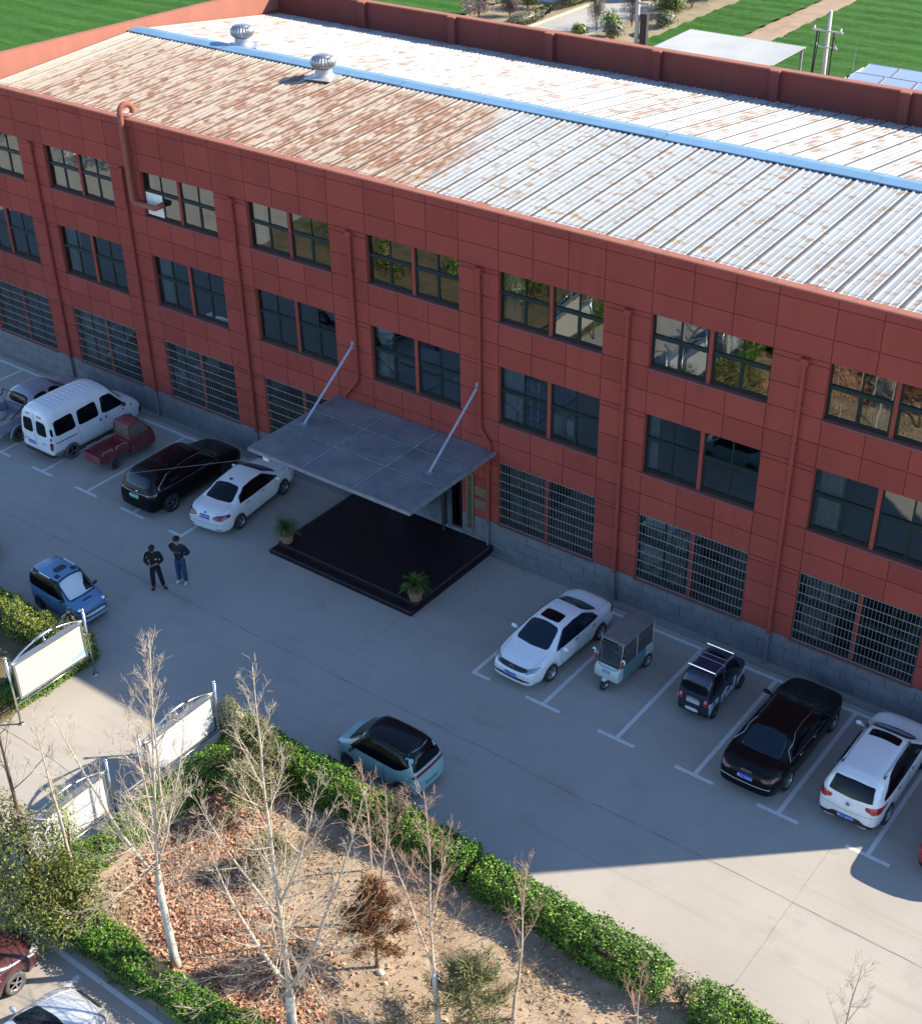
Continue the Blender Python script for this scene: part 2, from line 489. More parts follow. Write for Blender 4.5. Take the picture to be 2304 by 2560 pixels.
BROWN_BARK = simple('brown_bark', (.09, .06, .04), .9, var=.3, scale=8)
print('part a ok')
# ================================================================== GROUND
def sheet(name, x0, x1, y0, y1, z, mat):
    mb = MB(); mb.poly([(x0,y0,z),(x1,y0,z),(x1,y1,z),(x0,y1,z)])
    return T(mb.build(name, mat), kind='structure')

sheet('ground', -700, 800, -500, 1300, -.06, EARTH)
sheet('yard', -40, 110, -75, 26, 0.0, CONC)

def lumpy(name, x0, x1, y0, y1, nx, ny, hf, mat, kind='structure', z0=0.0):
    xs = np.linspace(x0, x1, nx); ys = np.linspace(y0, y1, ny)
    X, Y = np.meshgrid(xs, ys)
    Z = hf(X, Y) + z0
    v = np.stack([X.ravel(), Y.ravel(), Z.ravel()], 1)
    i = np.arange(nx*ny).reshape(ny, nx)
    f = np.stack([i[:-1,:-1].ravel(), i[:-1,1:].ravel(), i[1:,1:].ravel(), i[1:,:-1].ravel()], 1)
    me = bpy.data.meshes.new(name); me.from_pydata(v.tolist(), [], f.tolist())
    me.materials.append(mat); me.polygons.foreach_set('use_smooth', [True]*len(me.polygons))
    return T(mesh_obj(name, me), kind=kind)

def waves(X, Y, seed, k0=1.0, n=14):
    r = np.random.default_rng(seed); Z = np.zeros_like(X)
    for i in range(n):
        a = r.uniform(0, 2*np.pi); k = k0*r.uniform(.5, 3.2); ph = r.uniform(0, 7)
        Z += np.sin((X*np.cos(a)+Y*np.sin(a))*k+ph)/k0/(k/k0)**.7
    return Z/n

# fields, tracks and the road behind the building
def wheat_h(X, Y):
    return .12 + .10*nrng.random(X.shape) + .05*np.sin(Y*2.6+.3*np.sin(X*.5)) + .10*waves(X, Y, 5, .4)
def field(x0, x1, y0, y1, step):
    lumpy('wheat_field', x0, x1, y0, y1, int((x1-x0)/step)+1, int((y1-y0)/step)+1, wheat_h, WHEAT)
field(-95, -2.6, 24.5, 54.5, .42)
field(-95, -20.5, 54.5, 110, .42)
field(-3.9, 1.7, 56, 105, .28)
field(4.2, 60, 54, 110, .36)
sheet('far_field', -400, -95, -60, 700, .0, WHEAT)
sheet('far_field', -95, 300, 110, 700, .0, WHEAT)
sheet('dirt_track', 1.4, 4.5, 54, 110, .004, TRACK)
sheet('road', -13.6, -8.6, 56, 110, .004, ROADM)
sheet('dirt_verge', -20.6, -13.6, 54.4, 110, .0, DRYBANK)
sheet('dirt_verge', -8.6, -3.8, 54.4, 110, .0, DRYBANK)
mb = MB()
for k in range(18): mb.box(-13.95, -13.72, 56+k*1.5, 57.47+k*1.5, 0, .14)
T(mb.build('kerb', simple('pale_kerb', (.52, .46, .36), .85)), kind='structure')

# planted beds
def soil_h(X, Y):
    return .05 + .10*waves(X, Y, 3, 1.2) + .05*waves(X, Y, 9, 5.0) + .03*nrng.random(X.shape)
def edge_drop(x0, x1, y0, y1):
    def h(X, Y):
        d = np.minimum(np.minimum(X-x0, x1-X), np.minimum(Y-y0, y1-Y))
        return np.where(d < .08, -.05, soil_h(X, Y)+.03)
    return h
lumpy('garden_soil', 26.75, 62, -20.35, -12.15, 330, 96, edge_drop(26.75, 62, -20.35, -12.15), SOIL)
lumpy('bed_soil', 0, 20.45, -25, -12.15, 120, 90, edge_drop(0, 20.45, -25, -12.15), BED_GRASS)

# painted bay lines
LB = [1.75, 4.34, 6.93, 9.52, 12.11, 14.70, 17.30]
RB = [30.47, 33.07, 35.66, 38.25, 40.84, 43.43, 46.03, 48.62]
YF, YB = -5.77, -.575
def ln(mb, x0, x1, y0, y1, z=.004): mb.poly([(x0,y0,z),(x1,y0,z),(x1,y1,z),(x0,y1,z)])
mb = MB(); hw = .065
for i, x in enumerate(LB):
    ln(mb, x-hw, x+hw, YF+hw, YB-hw)
    ln(mb, x-.62, x+(.62 if i < len(LB)-1 else hw), YF-hw, YF+hw)
for i, x in enumerate(RB):
    ln(mb, x-hw, x+hw, YF+hw, YB-hw)
    ln(mb, x-(.62 if i > 0 else hw), x+.62, YF-hw, YF+hw)
ln(mb, LB[0]-2, LB[-1]+hw, YB-hw, YB+hw)
ln(mb, RB[0]+1.55, RB[-1]+3, YB-hw, YB+hw)
T(mb.build('bay_markings', LINE, fix=False), kind='structure')
mb = MB()
ln(mb, 22, 60, -20.68, -20.54)
for k in range(-2, 8): ln(mb, 29.53+2.6*k, 29.67+2.6*k, -25.9 if k < 0 else -21.27, -20.8)
T(mb.build('bay_markings', LINE, fix=False), kind='structure')

# saw-cut joints and cracks in the concrete
def crack(mb, p, q, wd, wob, seed, n=60):
    r = random.Random(seed); p = Vector((*p, .004)); q = Vector((*q, .004)); d = (q-p).normalized(); s = Vector((-d.y, d.x, 0))
    off = 0; L = []
    for i in range(n+1):
        off += r.uniform(-wob, wob); off *= .93
        c = p.lerp(q, i/n)+s*off; hw = wd*r.uniform(.25, 1.1)
        L.append((c-s*hw, c+s*hw))
    for (a, b), (c, d2) in zip(L, L[1:]): mb.poly([a, c, d2, b])
mb = MB()
crack(mb, (-10, -8.42), (62, -8.42), .012, .02, 1, 260)
crack(mb, (27.1, -4.62), (62, -4.62), .004, .02, 2, 150)
crack(mb, (-6, -4.60), (20.6, -4.60), .005, .025, 3, 120)
for i, x in enumerate((14.6, 20.5, 26.8, 32.6, 42.55, 48.5)):
    crack(mb, (x, -12.1), (x, -.6), .004, .012, 10+i, 70)
crack(mb, (28.2, -8.4), (25.6, -5.2), .003, .05, 31, 30)
crack(mb, (36.4, -4.7), (38.6, -6.9), .003, .06, 32, 30)
crack(mb, (20.5, -16.2), (26.6, -16.2), .012, .02, 33, 40)
T(mb.build('joints', simple('joint_dirt', (.15, .14, .125), .95), fix=False), kind='structure')
# low plaster fillet along the foot of the wall
mb = MB(); mb.poly([(-3,-.30,.03),(49.3,-.30,.03),(49.3,0,.07),(-3,0,.07)]); mb.poly([(-3,-.30,.0),(49.3,-.30,.0),(49.3,-.30,.03),(-3,-.30,.03)])
T(mb.build('pavement', groundmat('wall_foot', (.20,.185,.17), (.27,.25,.225), (.12,.11,.10))), kind='structure')

# ================================================================== FACTORY BUILDING
B = T(empty('factory_building', (0, 0, 0)), 'long three-storey red factory building with rusty corrugated roof and green framed windows', 'building')
XL = [-.05, 5.39, 10.93, 16.40, 21.87, 27.27, 32.73, 38.25, 43.70]
WW = 3.84
X0, X1 = -1.3, 49.3
ZT = 12.45
LV = [(8.89, 10.61), (5.27, 7.335), (1.25, 3.755)]
DOOR = 4
# structural wall behind the facing, with openings
mb = MB()
ya, yb_ = .032, .28
xs = [(X0, XL[0])]+[(XL[i]+WW, XL[i+1]) for i in range(8)]+[(XL[8]+WW, X1)]
for a, b in xs: mb.box(a, b, ya, yb_, 0, ZT-.02)
for i, x in enumerate(XL):
    zs = [0, 1.25, 3.755, 5.27, 7.335, 8.89, 10.61, ZT-.02]
    for j in range(0, 8, 2):
        if i == DOOR and j == 0: continue
        if i == DOOR and j == 2:
            mb.box(x, x+WW, ya, yb_, 3.15, zs[3]); continue
        mb.box(x, x+WW, ya, yb_, zs[j], zs[j+1])
    mb.box(x+WW/2-.06, x+WW/2+.06, ya+.06, yb_, 5.27, 7.335)
    mb.box(x+WW/2-.06, x+WW/2+.06, ya+.06, yb_, 8.89, 10.61)
    if i != DOOR: mb.box(x+WW/2-.06, x+WW/2+.06, ya+.06, yb_, 1.25, 3.755)
mb.box(X0, X0+.3, yb_, 20.5, 0, 11.9); mb.box(X1-.3, X1, yb_, 20.5, 0, 11.9)
mb.box(X0+.3, X1-.3, 20.25, 20.5, 0, 11.9)
mb.build('wall', WALL, B)
# facing panels with open joints
mb = MB(); g = .011
def panel(x0, x1, z0, z1): mb.box(x0+g, x1-g, 0, .03, z0+g, z1-g)
for (a, b) in ((12.2, ZT), (11.3, 12.2), (10.61, 11.3)):
    for i, x in enumerate(XL):
        for k in range(3): panel(x+k*WW/3, x+(k+1)*WW/3, a, b)
    for a2, b2 in xs: panel(a2, b2, a, b)
for i, x in enumerate(XL):
    for (a, b) in ((8.1, 8.89), (7.335, 8.1), (4.5, 5.27), (3.755, 4.5)):
        for k in range(3): panel(x+k*WW/3, x+(k+1)*WW/3, a, b)
    if i == DOOR: panel(x, x+WW, 3.15, 3.755)
pz = [10.61, 10.45, 9.65, 8.89, 8.1, 7.335, 7.18, 6.2, 5.27, 4.5, 3.755, 3.6, 2.85, 2.05, 1.25]
for a2, b2 in xs:
    for t, u in zip(pz, pz[1:]): panel(a2, b2, u, t)
mb.build('facing_panels', WALL, B)
# plinth of grey blocks in running bond
mb = MB(); pr = random.Random(4)
def blocks(xa, xb):
    for c in range(3):
        z0 = .0+c*.4165; x = xa-(.45 if c % 2 else 0)
        while x < xb:
            a, b = max(x, xa), min(x+.92, xb)
            if b-a > .06: mb.box(a+.007, b-.007, -.012-pr.uniform(0, .006), .03, z0+.007, z0+.4165-.007)
            x += .92
blocks(X0, XL[DOOR]); mb.build('plinth', PLINTH, B); mb = MB(); blocks(XL[DOOR]+WW, X1)
mb.build('plinth', PLINTH, B)
# parapets
mb = MB(); mb.box(X0, X1, -.015, .30, ZT, ZT+.05)
for k in range(9):
    xc = 4.62+5.45*k; mb.box(xc-.25, xc+.25, .302, .42, ZT-.5, ZT+.045)
mb.build('front_coping', PARAPET, B)
def prism(mb, pts_a, pts_b):
    n = len(mb.v); k = len(pts_a); mb.v += list(pts_a)+list(pts_b)
    mb.f.append(tuple(n+i for i in reversed(range(k)))); mb.f.append(tuple(n+k+i for i in range(k)))
    for i in range(k):
        j = (i+1) % k; mb.f.append((n+i, n+j, n+k+j, n+k+i))
for xa, xb in ((X0, X0+.3), (X1-.3, X1)):
    mb = MB(); q = [(.302, 11.0), (20.5, 11.0), (20.5, 12.05), (.302, ZT+.05)]
    prism(mb, [(xa-.002, y, z) for y, z in q], [(xb+.002, y, z) for y, z in q])
    mb.build('gable_parapet', PARAPET, B)
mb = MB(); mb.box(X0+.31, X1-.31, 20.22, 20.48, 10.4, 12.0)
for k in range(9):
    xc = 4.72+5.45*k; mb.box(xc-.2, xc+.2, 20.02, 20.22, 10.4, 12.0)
bp = mb.build('back_parapet', SHADED_WALL, B)
mb = MB(); mb.box(X0+.31, X1-.31, 20.17, 20.53, 12.0, 12.06)
for k in range(9):
    xc = 4.72+5.45*k; mb.box(xc-.22, xc+.22, 19.99, 20.169, 12.0, 12.058)
mb.build('back_coping', PARAPET, bp)
# roof sheets
def zroof(y): return 11.24+(11.93-11.24)*(y-.3)/10.4 if y <= 10.7 else 11.93-(11.93-10.78)*(y-10.7)/9.5
def rsheet(name, ya, yb, mat):
    P = []
    x = X0+.3
    k = 0
    while x < X1-.3:
        hh = .024 if k % 4 else .036
        for dx, h in ((0, 0), (.135, 0), (.160, hh), (.205, hh)): P.append((x+dx, h))
        x += .2375; k += 1
    mb = MB(); n = len(P)
    ys = [ya, (ya+yb)/2, yb]
    for y in ys:
        for px, h in P: mb.v.append((px, y, zroof(y)+h))
    for r in range(len(ys)-1):
        for i in range(n-1): mb.f.append((r*n+i, r*n+i+1, (r+1)*n+i+1, (r+1)*n+i))
    b = len(mb.v)
    return mb.build(name, mat, B, fix=False)
r1 = rsheet('roof', .302, 10.7, ROOF_F); r1['label'] = 'front slope, rusty on its left half'
r2 = rsheet('roof', 10.7, 20.2, ROOF_B); r2['label'] = 'whitish back slope with few rust streaks'
mb = MB()
for i in range(25):
    xa = X0+.3+i*2.0; xb = min(xa+2.0, X1-.31)
    j = rnd.uniform(-.012, .012)
    mb.poly([(xa,10.28,11.975+j),(xb,10.28,11.975+j),(xb,10.74,12.03+j),(xa,10.74,12.03+j)])
    mb.poly([(xa,10.74,12.03+j),(xb,10.74,12.03+j),(xb,11.22,11.955+j),(xa,11.22,11.955+j)])
    mb.poly([(xa,10.28,11.935+j),(xb,10.28,11.935+j),(xb,10.28,11.975+j),(xa,10.28,11.975+j)])
mb.build('ridge_cap', CAP_BLUE, r1, fix=False)
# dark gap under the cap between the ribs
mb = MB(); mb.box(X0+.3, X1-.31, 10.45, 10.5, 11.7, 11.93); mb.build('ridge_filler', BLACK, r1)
# lightning wire along the coping
mb = MB()
mb.tube([(X0+.1, .16, ZT+.17), (X1-.1, .16, ZT+.17)], .007, 4)
x = X0+.4
while x < X1: mb.tube([(x, .16, ZT+.04), (x, .16, ZT+.175)], .008, 4); x += 1.13
mb.build('lightning_wire', simple('galvanised_wire', (.30, .27, .25), .5, .6), B)
# turbine vents
def vent(x, y, rz):
    z0 = zroof(y)
    v = empty('roof_ventilator'); v.parent = B; v.location = (x, y, z0); v.rotation_euler = (0, 0, rz)
    mb = MB(); mb.lathe([(.50, .05), (.42, .12), (.36, .22), (.35, .40)], 32); mb.box(-.62, .62, -.62, .62, .04, .075)
    mb.build('vent_base', simple('zinc_flashing', (.42, .43, .44), .4, .4, var=.1), v, smooth=False)
    prof = []
    for i in range(11):
        t = i/10; a = -1.15+t*2.15
        prof.append((.53*math.cos(a)**.7 if math.cos(a) > 0 else .01, .38+.27+.29*math.sin(a)))
    mb = MB(); mb.lathe(prof, 72, rmod=lambda i, k: 1.0 if k % 3 == 0 else (.93 if k % 3 == 1 else .965))
    mb.build('vent_head', simple('vane_steel', (.33, .33, .34), .38, .9), v)
    mb = MB(); mb.lathe([(.34, .865), (.33, .905), (.05, .925), (.001, .925)], 32); mb.build('vent_cap', simple('cap_steel', (.34,.35,.36), .4, .8), v, smooth=True)
    return v
vent(11.55, 9.7, .2); vent(5.15, 11.55, .7)

# ---- windows
def frame_mesh(h, grille):
    mb = MB(); y0, y1 = .14, .20
    zr = h*.575
    for s in (0, 1):
        xa = .0 if s == 0 else WW/2+.06; xb = WW/2-.06 if s == 0 else WW; xm = (xa+xb)/2
        mb.box(xa, xb, y0, y1, 0, .065); mb.box(xa, xb, y0, y1, h-.05, h)
        mb.box(xa, xa+.05, y0, y1, .065, h-.05); mb.box(xb-.05, xb, y0, y1, .065, h-.05)
        mb.box(xa+.05, xb-.05, y0-.02, y1-.01, zr-.055, zr+.055)
        mb.box(xm-.03, xm+.03, y0+.003, y1-.004, .065, zr-.055); mb.box(xm-.022, xm+.022, y0+.003, y1-.004, zr+.055, h-.05)
        for qa, qb in ((xa+.05, xm-.03), (xm+.03, xb-.05)):       # sliding sashes of the lower lights
            mb.box(qa, qb, y0+.012, y1-.014, .065, .10); mb.box(qa, qb, y0+.012, y1-.014, zr-.085, zr-.055)
            mb.box(qa, qa+.028, y0+.012, y1-.014, .10, zr-.085); mb.box(qb-.028, qb, y0+.012, y1-.014, .10, zr-.085)
    return mb.mesh('window_frame', GREEN_FRAME)
def pane_mesh(h, seed):
    r = random.Random(seed); mb = MB(); y = .172; zr = h*.575
    for s in (0, 1):
        xa = .0 if s == 0 else WW/2+.06; xb = WW/2-.06 if s == 0 else WW; xm = (xa+xb)/2
        for (a, b) in ((xa+.03, xm), (xm, xb-.03)):
            for (c, d) in ((.03, zr), (zr, h-.03)):
                t1, t2 = r.uniform(-.006, .006), r.uniform(-.006, .006)
                mb.poly([(a, y-t1-t2, c), (b, y+t1-t2, c), (b, y+t1+t2, d), (a, y-t1+t2, d)])
    return mb.mesh('pane', GLASS, fix=False)
def grille_rails(h):
    mb = MB()
    for i in range(8): mb.box(.02, WW-.02, .022, .038, .03+(h-.06)*i/7-.010, .03+(h-.06)*i/7+.010)
    return mb.mesh('grille_rails', GRILLE_RAIL)
def grille_mesh(h):
    mb = MB()
    for i in range(34): x = .03+(WW-.06)*i/33; mb.box(x-.0055, x+.0055, .039, .051, .02, h-.02)
    return mb.mesh('security_grille', GRILLE)
def curtain_mesh(x0, x1, z0, z1, seed):
    r = random.Random(seed); mb = MB(); n = max(4, int((x1-x0)/.045)); L = []
    for i in range(n+1):
        x = x0+(x1-x0)*i/n; L.append((x, .34+.035*math.sin(i*1.7+r.random())))
    for (a, ya2), (b2, yb2) in zip(L, L[1:]): mb.poly([(a, ya2, z0), (b2, yb2, z0), (b2, yb2, z1), (a, ya2, z1)])
    return mb.mesh('curtain', CURTAIN, smooth=False, fix=False)
FM = [frame_mesh(z1-z0, l == 2) for l, (z0, z1) in enumerate(LV)]
GM = grille_mesh(LV[2][1]-LV[2][0]); GR = grille_rails(LV[2][1]-LV[2][0])
sill_mb = MB(); sill_mb.box(-.03, WW+.03, -.05, .138, -.055, -.002); SILL = sill_mb.mesh('sill', simple('sill_maroon', (.16, .07, .07), .8))
CUR = {(0,6):(.05,.95), (0,5):(.05,.62), (1,5):(.05,.85), (1,6):(.05,.36), (1,4):(.1,.7), (0,3):(.1,.5), (0,1):(.1,1.0), (1,1):(.05,.9), (1,2):(.05,.6), (2,6):(.1,1.6), (2,7):(.1,1.2), (2,5):(.3,1.7), (0,2):(.1,.35), (0,7):(1.1,1.75), (2,2):(.2,1.5), (2,1):(.2,1.2), (1,7):(.1,.8)}
for l, (z0, z1) in enumerate(LV):
    for i, x in enumerate(XL):
        if l == 2 and i == DOOR: continue
        f = mesh_obj('window', FM[l], B); f.location = (x, 0, z0)
        p_ = mesh_obj('pane', pane_mesh(z1-z0, l*20+i), f)
        mesh_obj('sill', SILL, f)
        if l == 2: mesh_obj('grille_bars', GM, f); mesh_obj('grille_rails', GR, f)
        c = CUR.get((l, i))
        if c: mesh_obj('curtain', curtain_mesh(c[0], c[1], .05, z1-z0-.03, l*9+i), f)
# rooms behind the glass: floors, cross walls, back wall
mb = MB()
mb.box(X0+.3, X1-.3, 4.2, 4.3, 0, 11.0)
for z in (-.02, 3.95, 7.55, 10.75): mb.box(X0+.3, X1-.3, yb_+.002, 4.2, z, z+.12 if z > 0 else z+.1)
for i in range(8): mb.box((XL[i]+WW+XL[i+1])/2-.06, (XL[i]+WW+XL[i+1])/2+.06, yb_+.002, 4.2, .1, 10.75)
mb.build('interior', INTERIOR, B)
# window clutter seen through the panes: boxes, ladder
mb = MB(); fx_ = XL[5]
for k in range(2): mb.box(fx_+.95+k*.28, fx_+.98+k*.28, .5, .53, 4.2, 6.9)
for k in range(7): mb.box(fx_+.98, fx_+1.23, .5, .53, 4.5+k*.34, 4.53+k*.34)
mb.box(fx_+1.7, fx_+2.1, .6, .9, 5.2, 5.9); mb.box(fx_+2.3, fx_+2.7, .6, .9, 5.1, 5.85)
mb.build('stored_goods', simple('pale_goods', (.55, .56, .56), .7), B)
FLUE = wallmat('flue_paint', (.27, .092, .066), (.31, .105, .078), (.22, .08, .06))
# white board and flue at the third bay
mb = MB(); mb.box(XL[2]+.06, XL[2]+.93, .118, .139, LV[0][0]+.07, LV[0][0]+.93); mb.build('flue_board', WHITE_METAL, B)
mb = MB()
pts = [(11.86, .13, 9.48), (11.86, -.1, 9.46), (11.78, -.2, 9.42)]
pts += [(10.75, -.2, 9.40), (10.62, -.2, 9.45), (10.57, -.2, 9.6), (10.57, -.2, 12.75)]
for i in range(1, 9):
    a = math.pi*i/8; pts.append((10.57+.05*(1-math.cos(a)), .06-.26*math.cos(a), 12.75+.27*math.sin(a)))
mb.tube(pts+[(10.67, .32, 12.66)], .105, 14)
for z in (10.2, 11.5, 12.7): mb.lathe([(.118, z-.03), (.118, z+.03)], 14, (10.57, -.2, 0))
mb.build('flue_pipe', FLUE, B, smooth=False)
# rain pipes
RP = simple('plinth_pipe', (.15, .155, .165), .7)
for k, x in enumerate((4.70, 10.02, 15.74, 21.22, 26.58, 32.0, 37.57, 42.9, 48.3)):
    mb = MB()
    if k == 3: pts = [(x, -.09, 10.45), (x, -.09, 5.15), (x-.05, -.09, 5.0), (20.62, -.09, 4.34), (20.55, -.09, 4.2)]
    elif k == 4: pts = [(x, -.09, 10.45), (x, -.09, 4.95), (x+.06, -.09, 4.8), (26.93, -.09, 4.45), (26.97, -.10, 4.3), (26.97, -.10, 4.1), (26.9, -.09, 3.95), (26.88, -.09, 1.25)]
    else: pts = [(x, -.09, 10.45), (x, -.09, 1.2)]
    mb.tube(pts, .062, 10)
    mb.box(x-.11, x+.11, -.17, -.005, 10.43, 10.60)
    for z in (9.2, 7.9, 6.4): mb.box(x-.08, x+.08, -.155, -.002, z-.02, z+.02)
    rp = mb.build('rain_pipe', WALL, B)
    if k != 3:
        xx = 26.88 if k == 4 else x
        mb = MB(); mb.tube([(xx, -.09, 1.195), (xx, -.09, .12), (xx, -.17, .06)], .058, 10); mb.build('pipe_shoe', RP, rp)

# ---- canopy over the entrance
cn = empty('canopy'); cn.parent = B
CANM = simple('canopy_sheet', (.17, .195, .205), .40, .15, var=.28, scale=1.3, bump=.06, bscale=4, detail=6)
mb = MB()
cx = [20.22, 22.58, 24.79, 27.10]; cy = [-4.58, -2.94, -1.43, -.02]
for i in range(3):
    for j in range(3):
        dz = rnd.uniform(-.006, .006)
        mb.box(cx[i]+.006, cx[i+1]-.006, cy[j]+.006, cy[j+1]-.006, 4.10, 4.135+dz)
mb.build('canopy_deck', CANM, cn)
mb = MB(); mb.box(20.20, 27.12, -4.66, -4.585, 4.0, 4.13); mb.box(20.13, 20.215, -4.66, -.02, 4.0, 4.131); mb.box(27.105, 27.19, -4.66, -.02, 4.0, 4.131)
for x in cx[1:3]: mb.box(x-.04, x+.04, -4.58, -.02, 3.95, 4.098)
for y in cy[1:3]: mb.box(20.22, 27.10, y-.04, y+.04, 3.96, 4.096)
mb.build('canopy_frame', GREY_STEEL, cn)
mb = MB()
for x in cx[1:3]: mb.box(x-.025, x+.025, -4.58, -.05, 4.143, 4.152)
for y in cy[1:3]: mb.box(20.25, 27.08, y-.018, y+.018, 4.154, 4.162)
mb.build('canopy_sealing', simple('sealant_pale', (.24, .26, .28), .7, var=.4, scale=8), cn)
for (xa, xb, yb2) in ((21.05, 20.62, -2.32), (26.46, 26.2, -2.38)):
    mb = MB(); mb.tube([(xa, -.03, 6.38), (xb, yb2, 4.15)], .045, 10); mb.box(xa-.09, xa+.09, -.035, -.003, 6.2, 6.5)
    mb.box(xb-.1, xb+.1, yb2-.1, yb2+.1, 4.136, 4.16)
    mb.build('tie_rod', simple('blue_grey_tube', (.30, .34, .42), .4, .3), cn)
# ---- entrance
en = empty('entrance'); en.parent = B
GRAN = simple('dark_granite', (.021, .014, .016), .45, var=.25, scale=3, spec=.22)
mb = MB(); mb.box(20.80, 27.06, -4.36, -.02, .15, .30); mb.box(20.67, 27.08, -4.68, -.04, .0, .149)
mb.build('landing', GRAN, en, bevel=.012)
NOSE = simple('granite_nosing', (.055, .045, .050), .6, var=.3, scale=9)
mb = MB(); mb.box(20.79, 27.07, -4.372, -4.29, .2995, .306); mb.build('step_nosing', NOSE, en)
mb = MB(); mb.box(20.66, 27.09, -4.692, -4.62, .1485, .155); mb.build('step_nosing', NOSE, en)
mb = MB(); mb.box(26.99, 27.072, -4.288, -.05, .2995, .306); mb.build('step_nosing', NOSE, en)
mb = MB(); mb.box(20.79, 20.87, -4.288, -.05, .2995, .306); mb.build('step_nosing', NOSE, en)
TILE = simple('pale_floor_tile', (.52, .53, .52), .25, var=.05)
mb = MB(); mb.box(XL[DOOR]+.02, XL[DOOR]+WW-.02, -.018, 4.19, .12, .305); mb.build('lobby_floor', TILE, en)
mb = MB(); dx0, dx1 = XL[DOOR], XL[DOOR]+WW
for x in (dx0+.02, 22.9, 24.82, dx1-.08): mb.box(x, x+.06, .10, .18, .306, 2.95)
mb.box(dx0+.02, dx1-.02, .10, .18, 2.951, 3.14); 
mb.box(25.08, 25.14, -.35, -.29, .33, 2.6); mb.box(24.88, 24.93, .06, .098, .33, 2.6)
mb.build('door_frame', DARK_STEEL, en)
mb = MB(); mb.obox((24.98, -.12, 1.45), (.03, .50, 2.25), (0, 0, .35)); mb.build('door_leaf', GLASS, en)
mb = MB(); mb.box(25.15, dx1-.09, .13, .145, .36, 2.9); mb.build('side_glass', GLASS, en)
mb = MB(); mb.box(dx0+.09, 22.9, .13, .145, .36, 2.9); mb.build('side_glass', GLASS, en)
mb = MB(); mb.box(24.02, 24.36, -.42+.6, -.30+.6, .306, .312); mb.box(22.0, 22.7, .4, .8, .306, .72); mb.box(22.8, 23.3, .45, .8, .306, .6)
mb.build('door_mat', simple('grey_box', (.30,.32,.34), .7), en)

# nameplates on the pier beside the door
t = empty('nameplate', (26.08, -.012, 1.78)); T(t, 'tall narrow brass plate with black vertical Chinese characters beside the entrance', 'sign')
BRASS = simple('dull_brass', (.20, .165, .11), .45, .35, var=.15, scale=5)
mb = MB(); mb.box(-.165, .165, -.045, -.002, -1.16, 1.16); mb.build('plate', BRASS, t, bevel=.006)
me = text_mesh('\n'.join('临沂市恒增装饰板有限公司'), .185, TXT_BLACK, 'lettering', .003, line=.985)
l_ = mesh_obj('lettering', me, t); l_.rotation_euler = (R(90), 0, 0); l_.location = (0, -.049, 0)
bb = [v.co for v in me.vertices]; zc = (max(v.y for v in bb)+min(v.y for v in bb))/2; xc = (max(v.x for v in bb)+min(v.x for v in bb))/2
l_.location = (-xc, -.049, -zc)
for zc, lab in ((2.31, 'upper of two square bronze wall plaques beside the entrance'), (1.80, 'lower of two square bronze wall plaques beside the entrance')):
    t = empty('wall_plaque', (26.56, -.012, zc)); T(t, lab, 'sign', 'bronze plaques by the door')
    mb = MB(); mb.box(-.29, .29, -.03, -.002, -.19, .19); mb.build('plate', BRASS, t, bevel=.005)
    mb = MB(); mb.box(-.27, .27, -.034, -.031, -.17, -.16); mb.box(-.27, .27, -.034, -.031, .16, .17); mb.build('border', simple('bronze_border', (.12,.10,.07), .5), t)
# small boxes under the canopy edge
t = empty('canopy_lamp', (20.85, -4.50, 3.83)); T(t, 'small white lamp box under the left front corner of the canopy', 'lamp')
mb = MB(); mb.box(-.12, .12, -.07, .07, -.04, .11); mb.build('housing', WHITE_METAL, t, bevel=.02); mb = MB(); mb.box(-.015, .015, -.015, .015, .11, .17); mb.build('bracket', GREY_STEEL, t)
# ================================================================== VEHICLES
# local axes: +x forward, +y to the left, z up
def interp(pts, x):
    if x <= pts[0][0]: return pts[0][1]
    for (a, b), (c, d) in zip(pts, pts[1:]):
        if x <= c: return b+(d-b)*(x-a)/(c-a) if c > a else d
    return pts[-1][1]

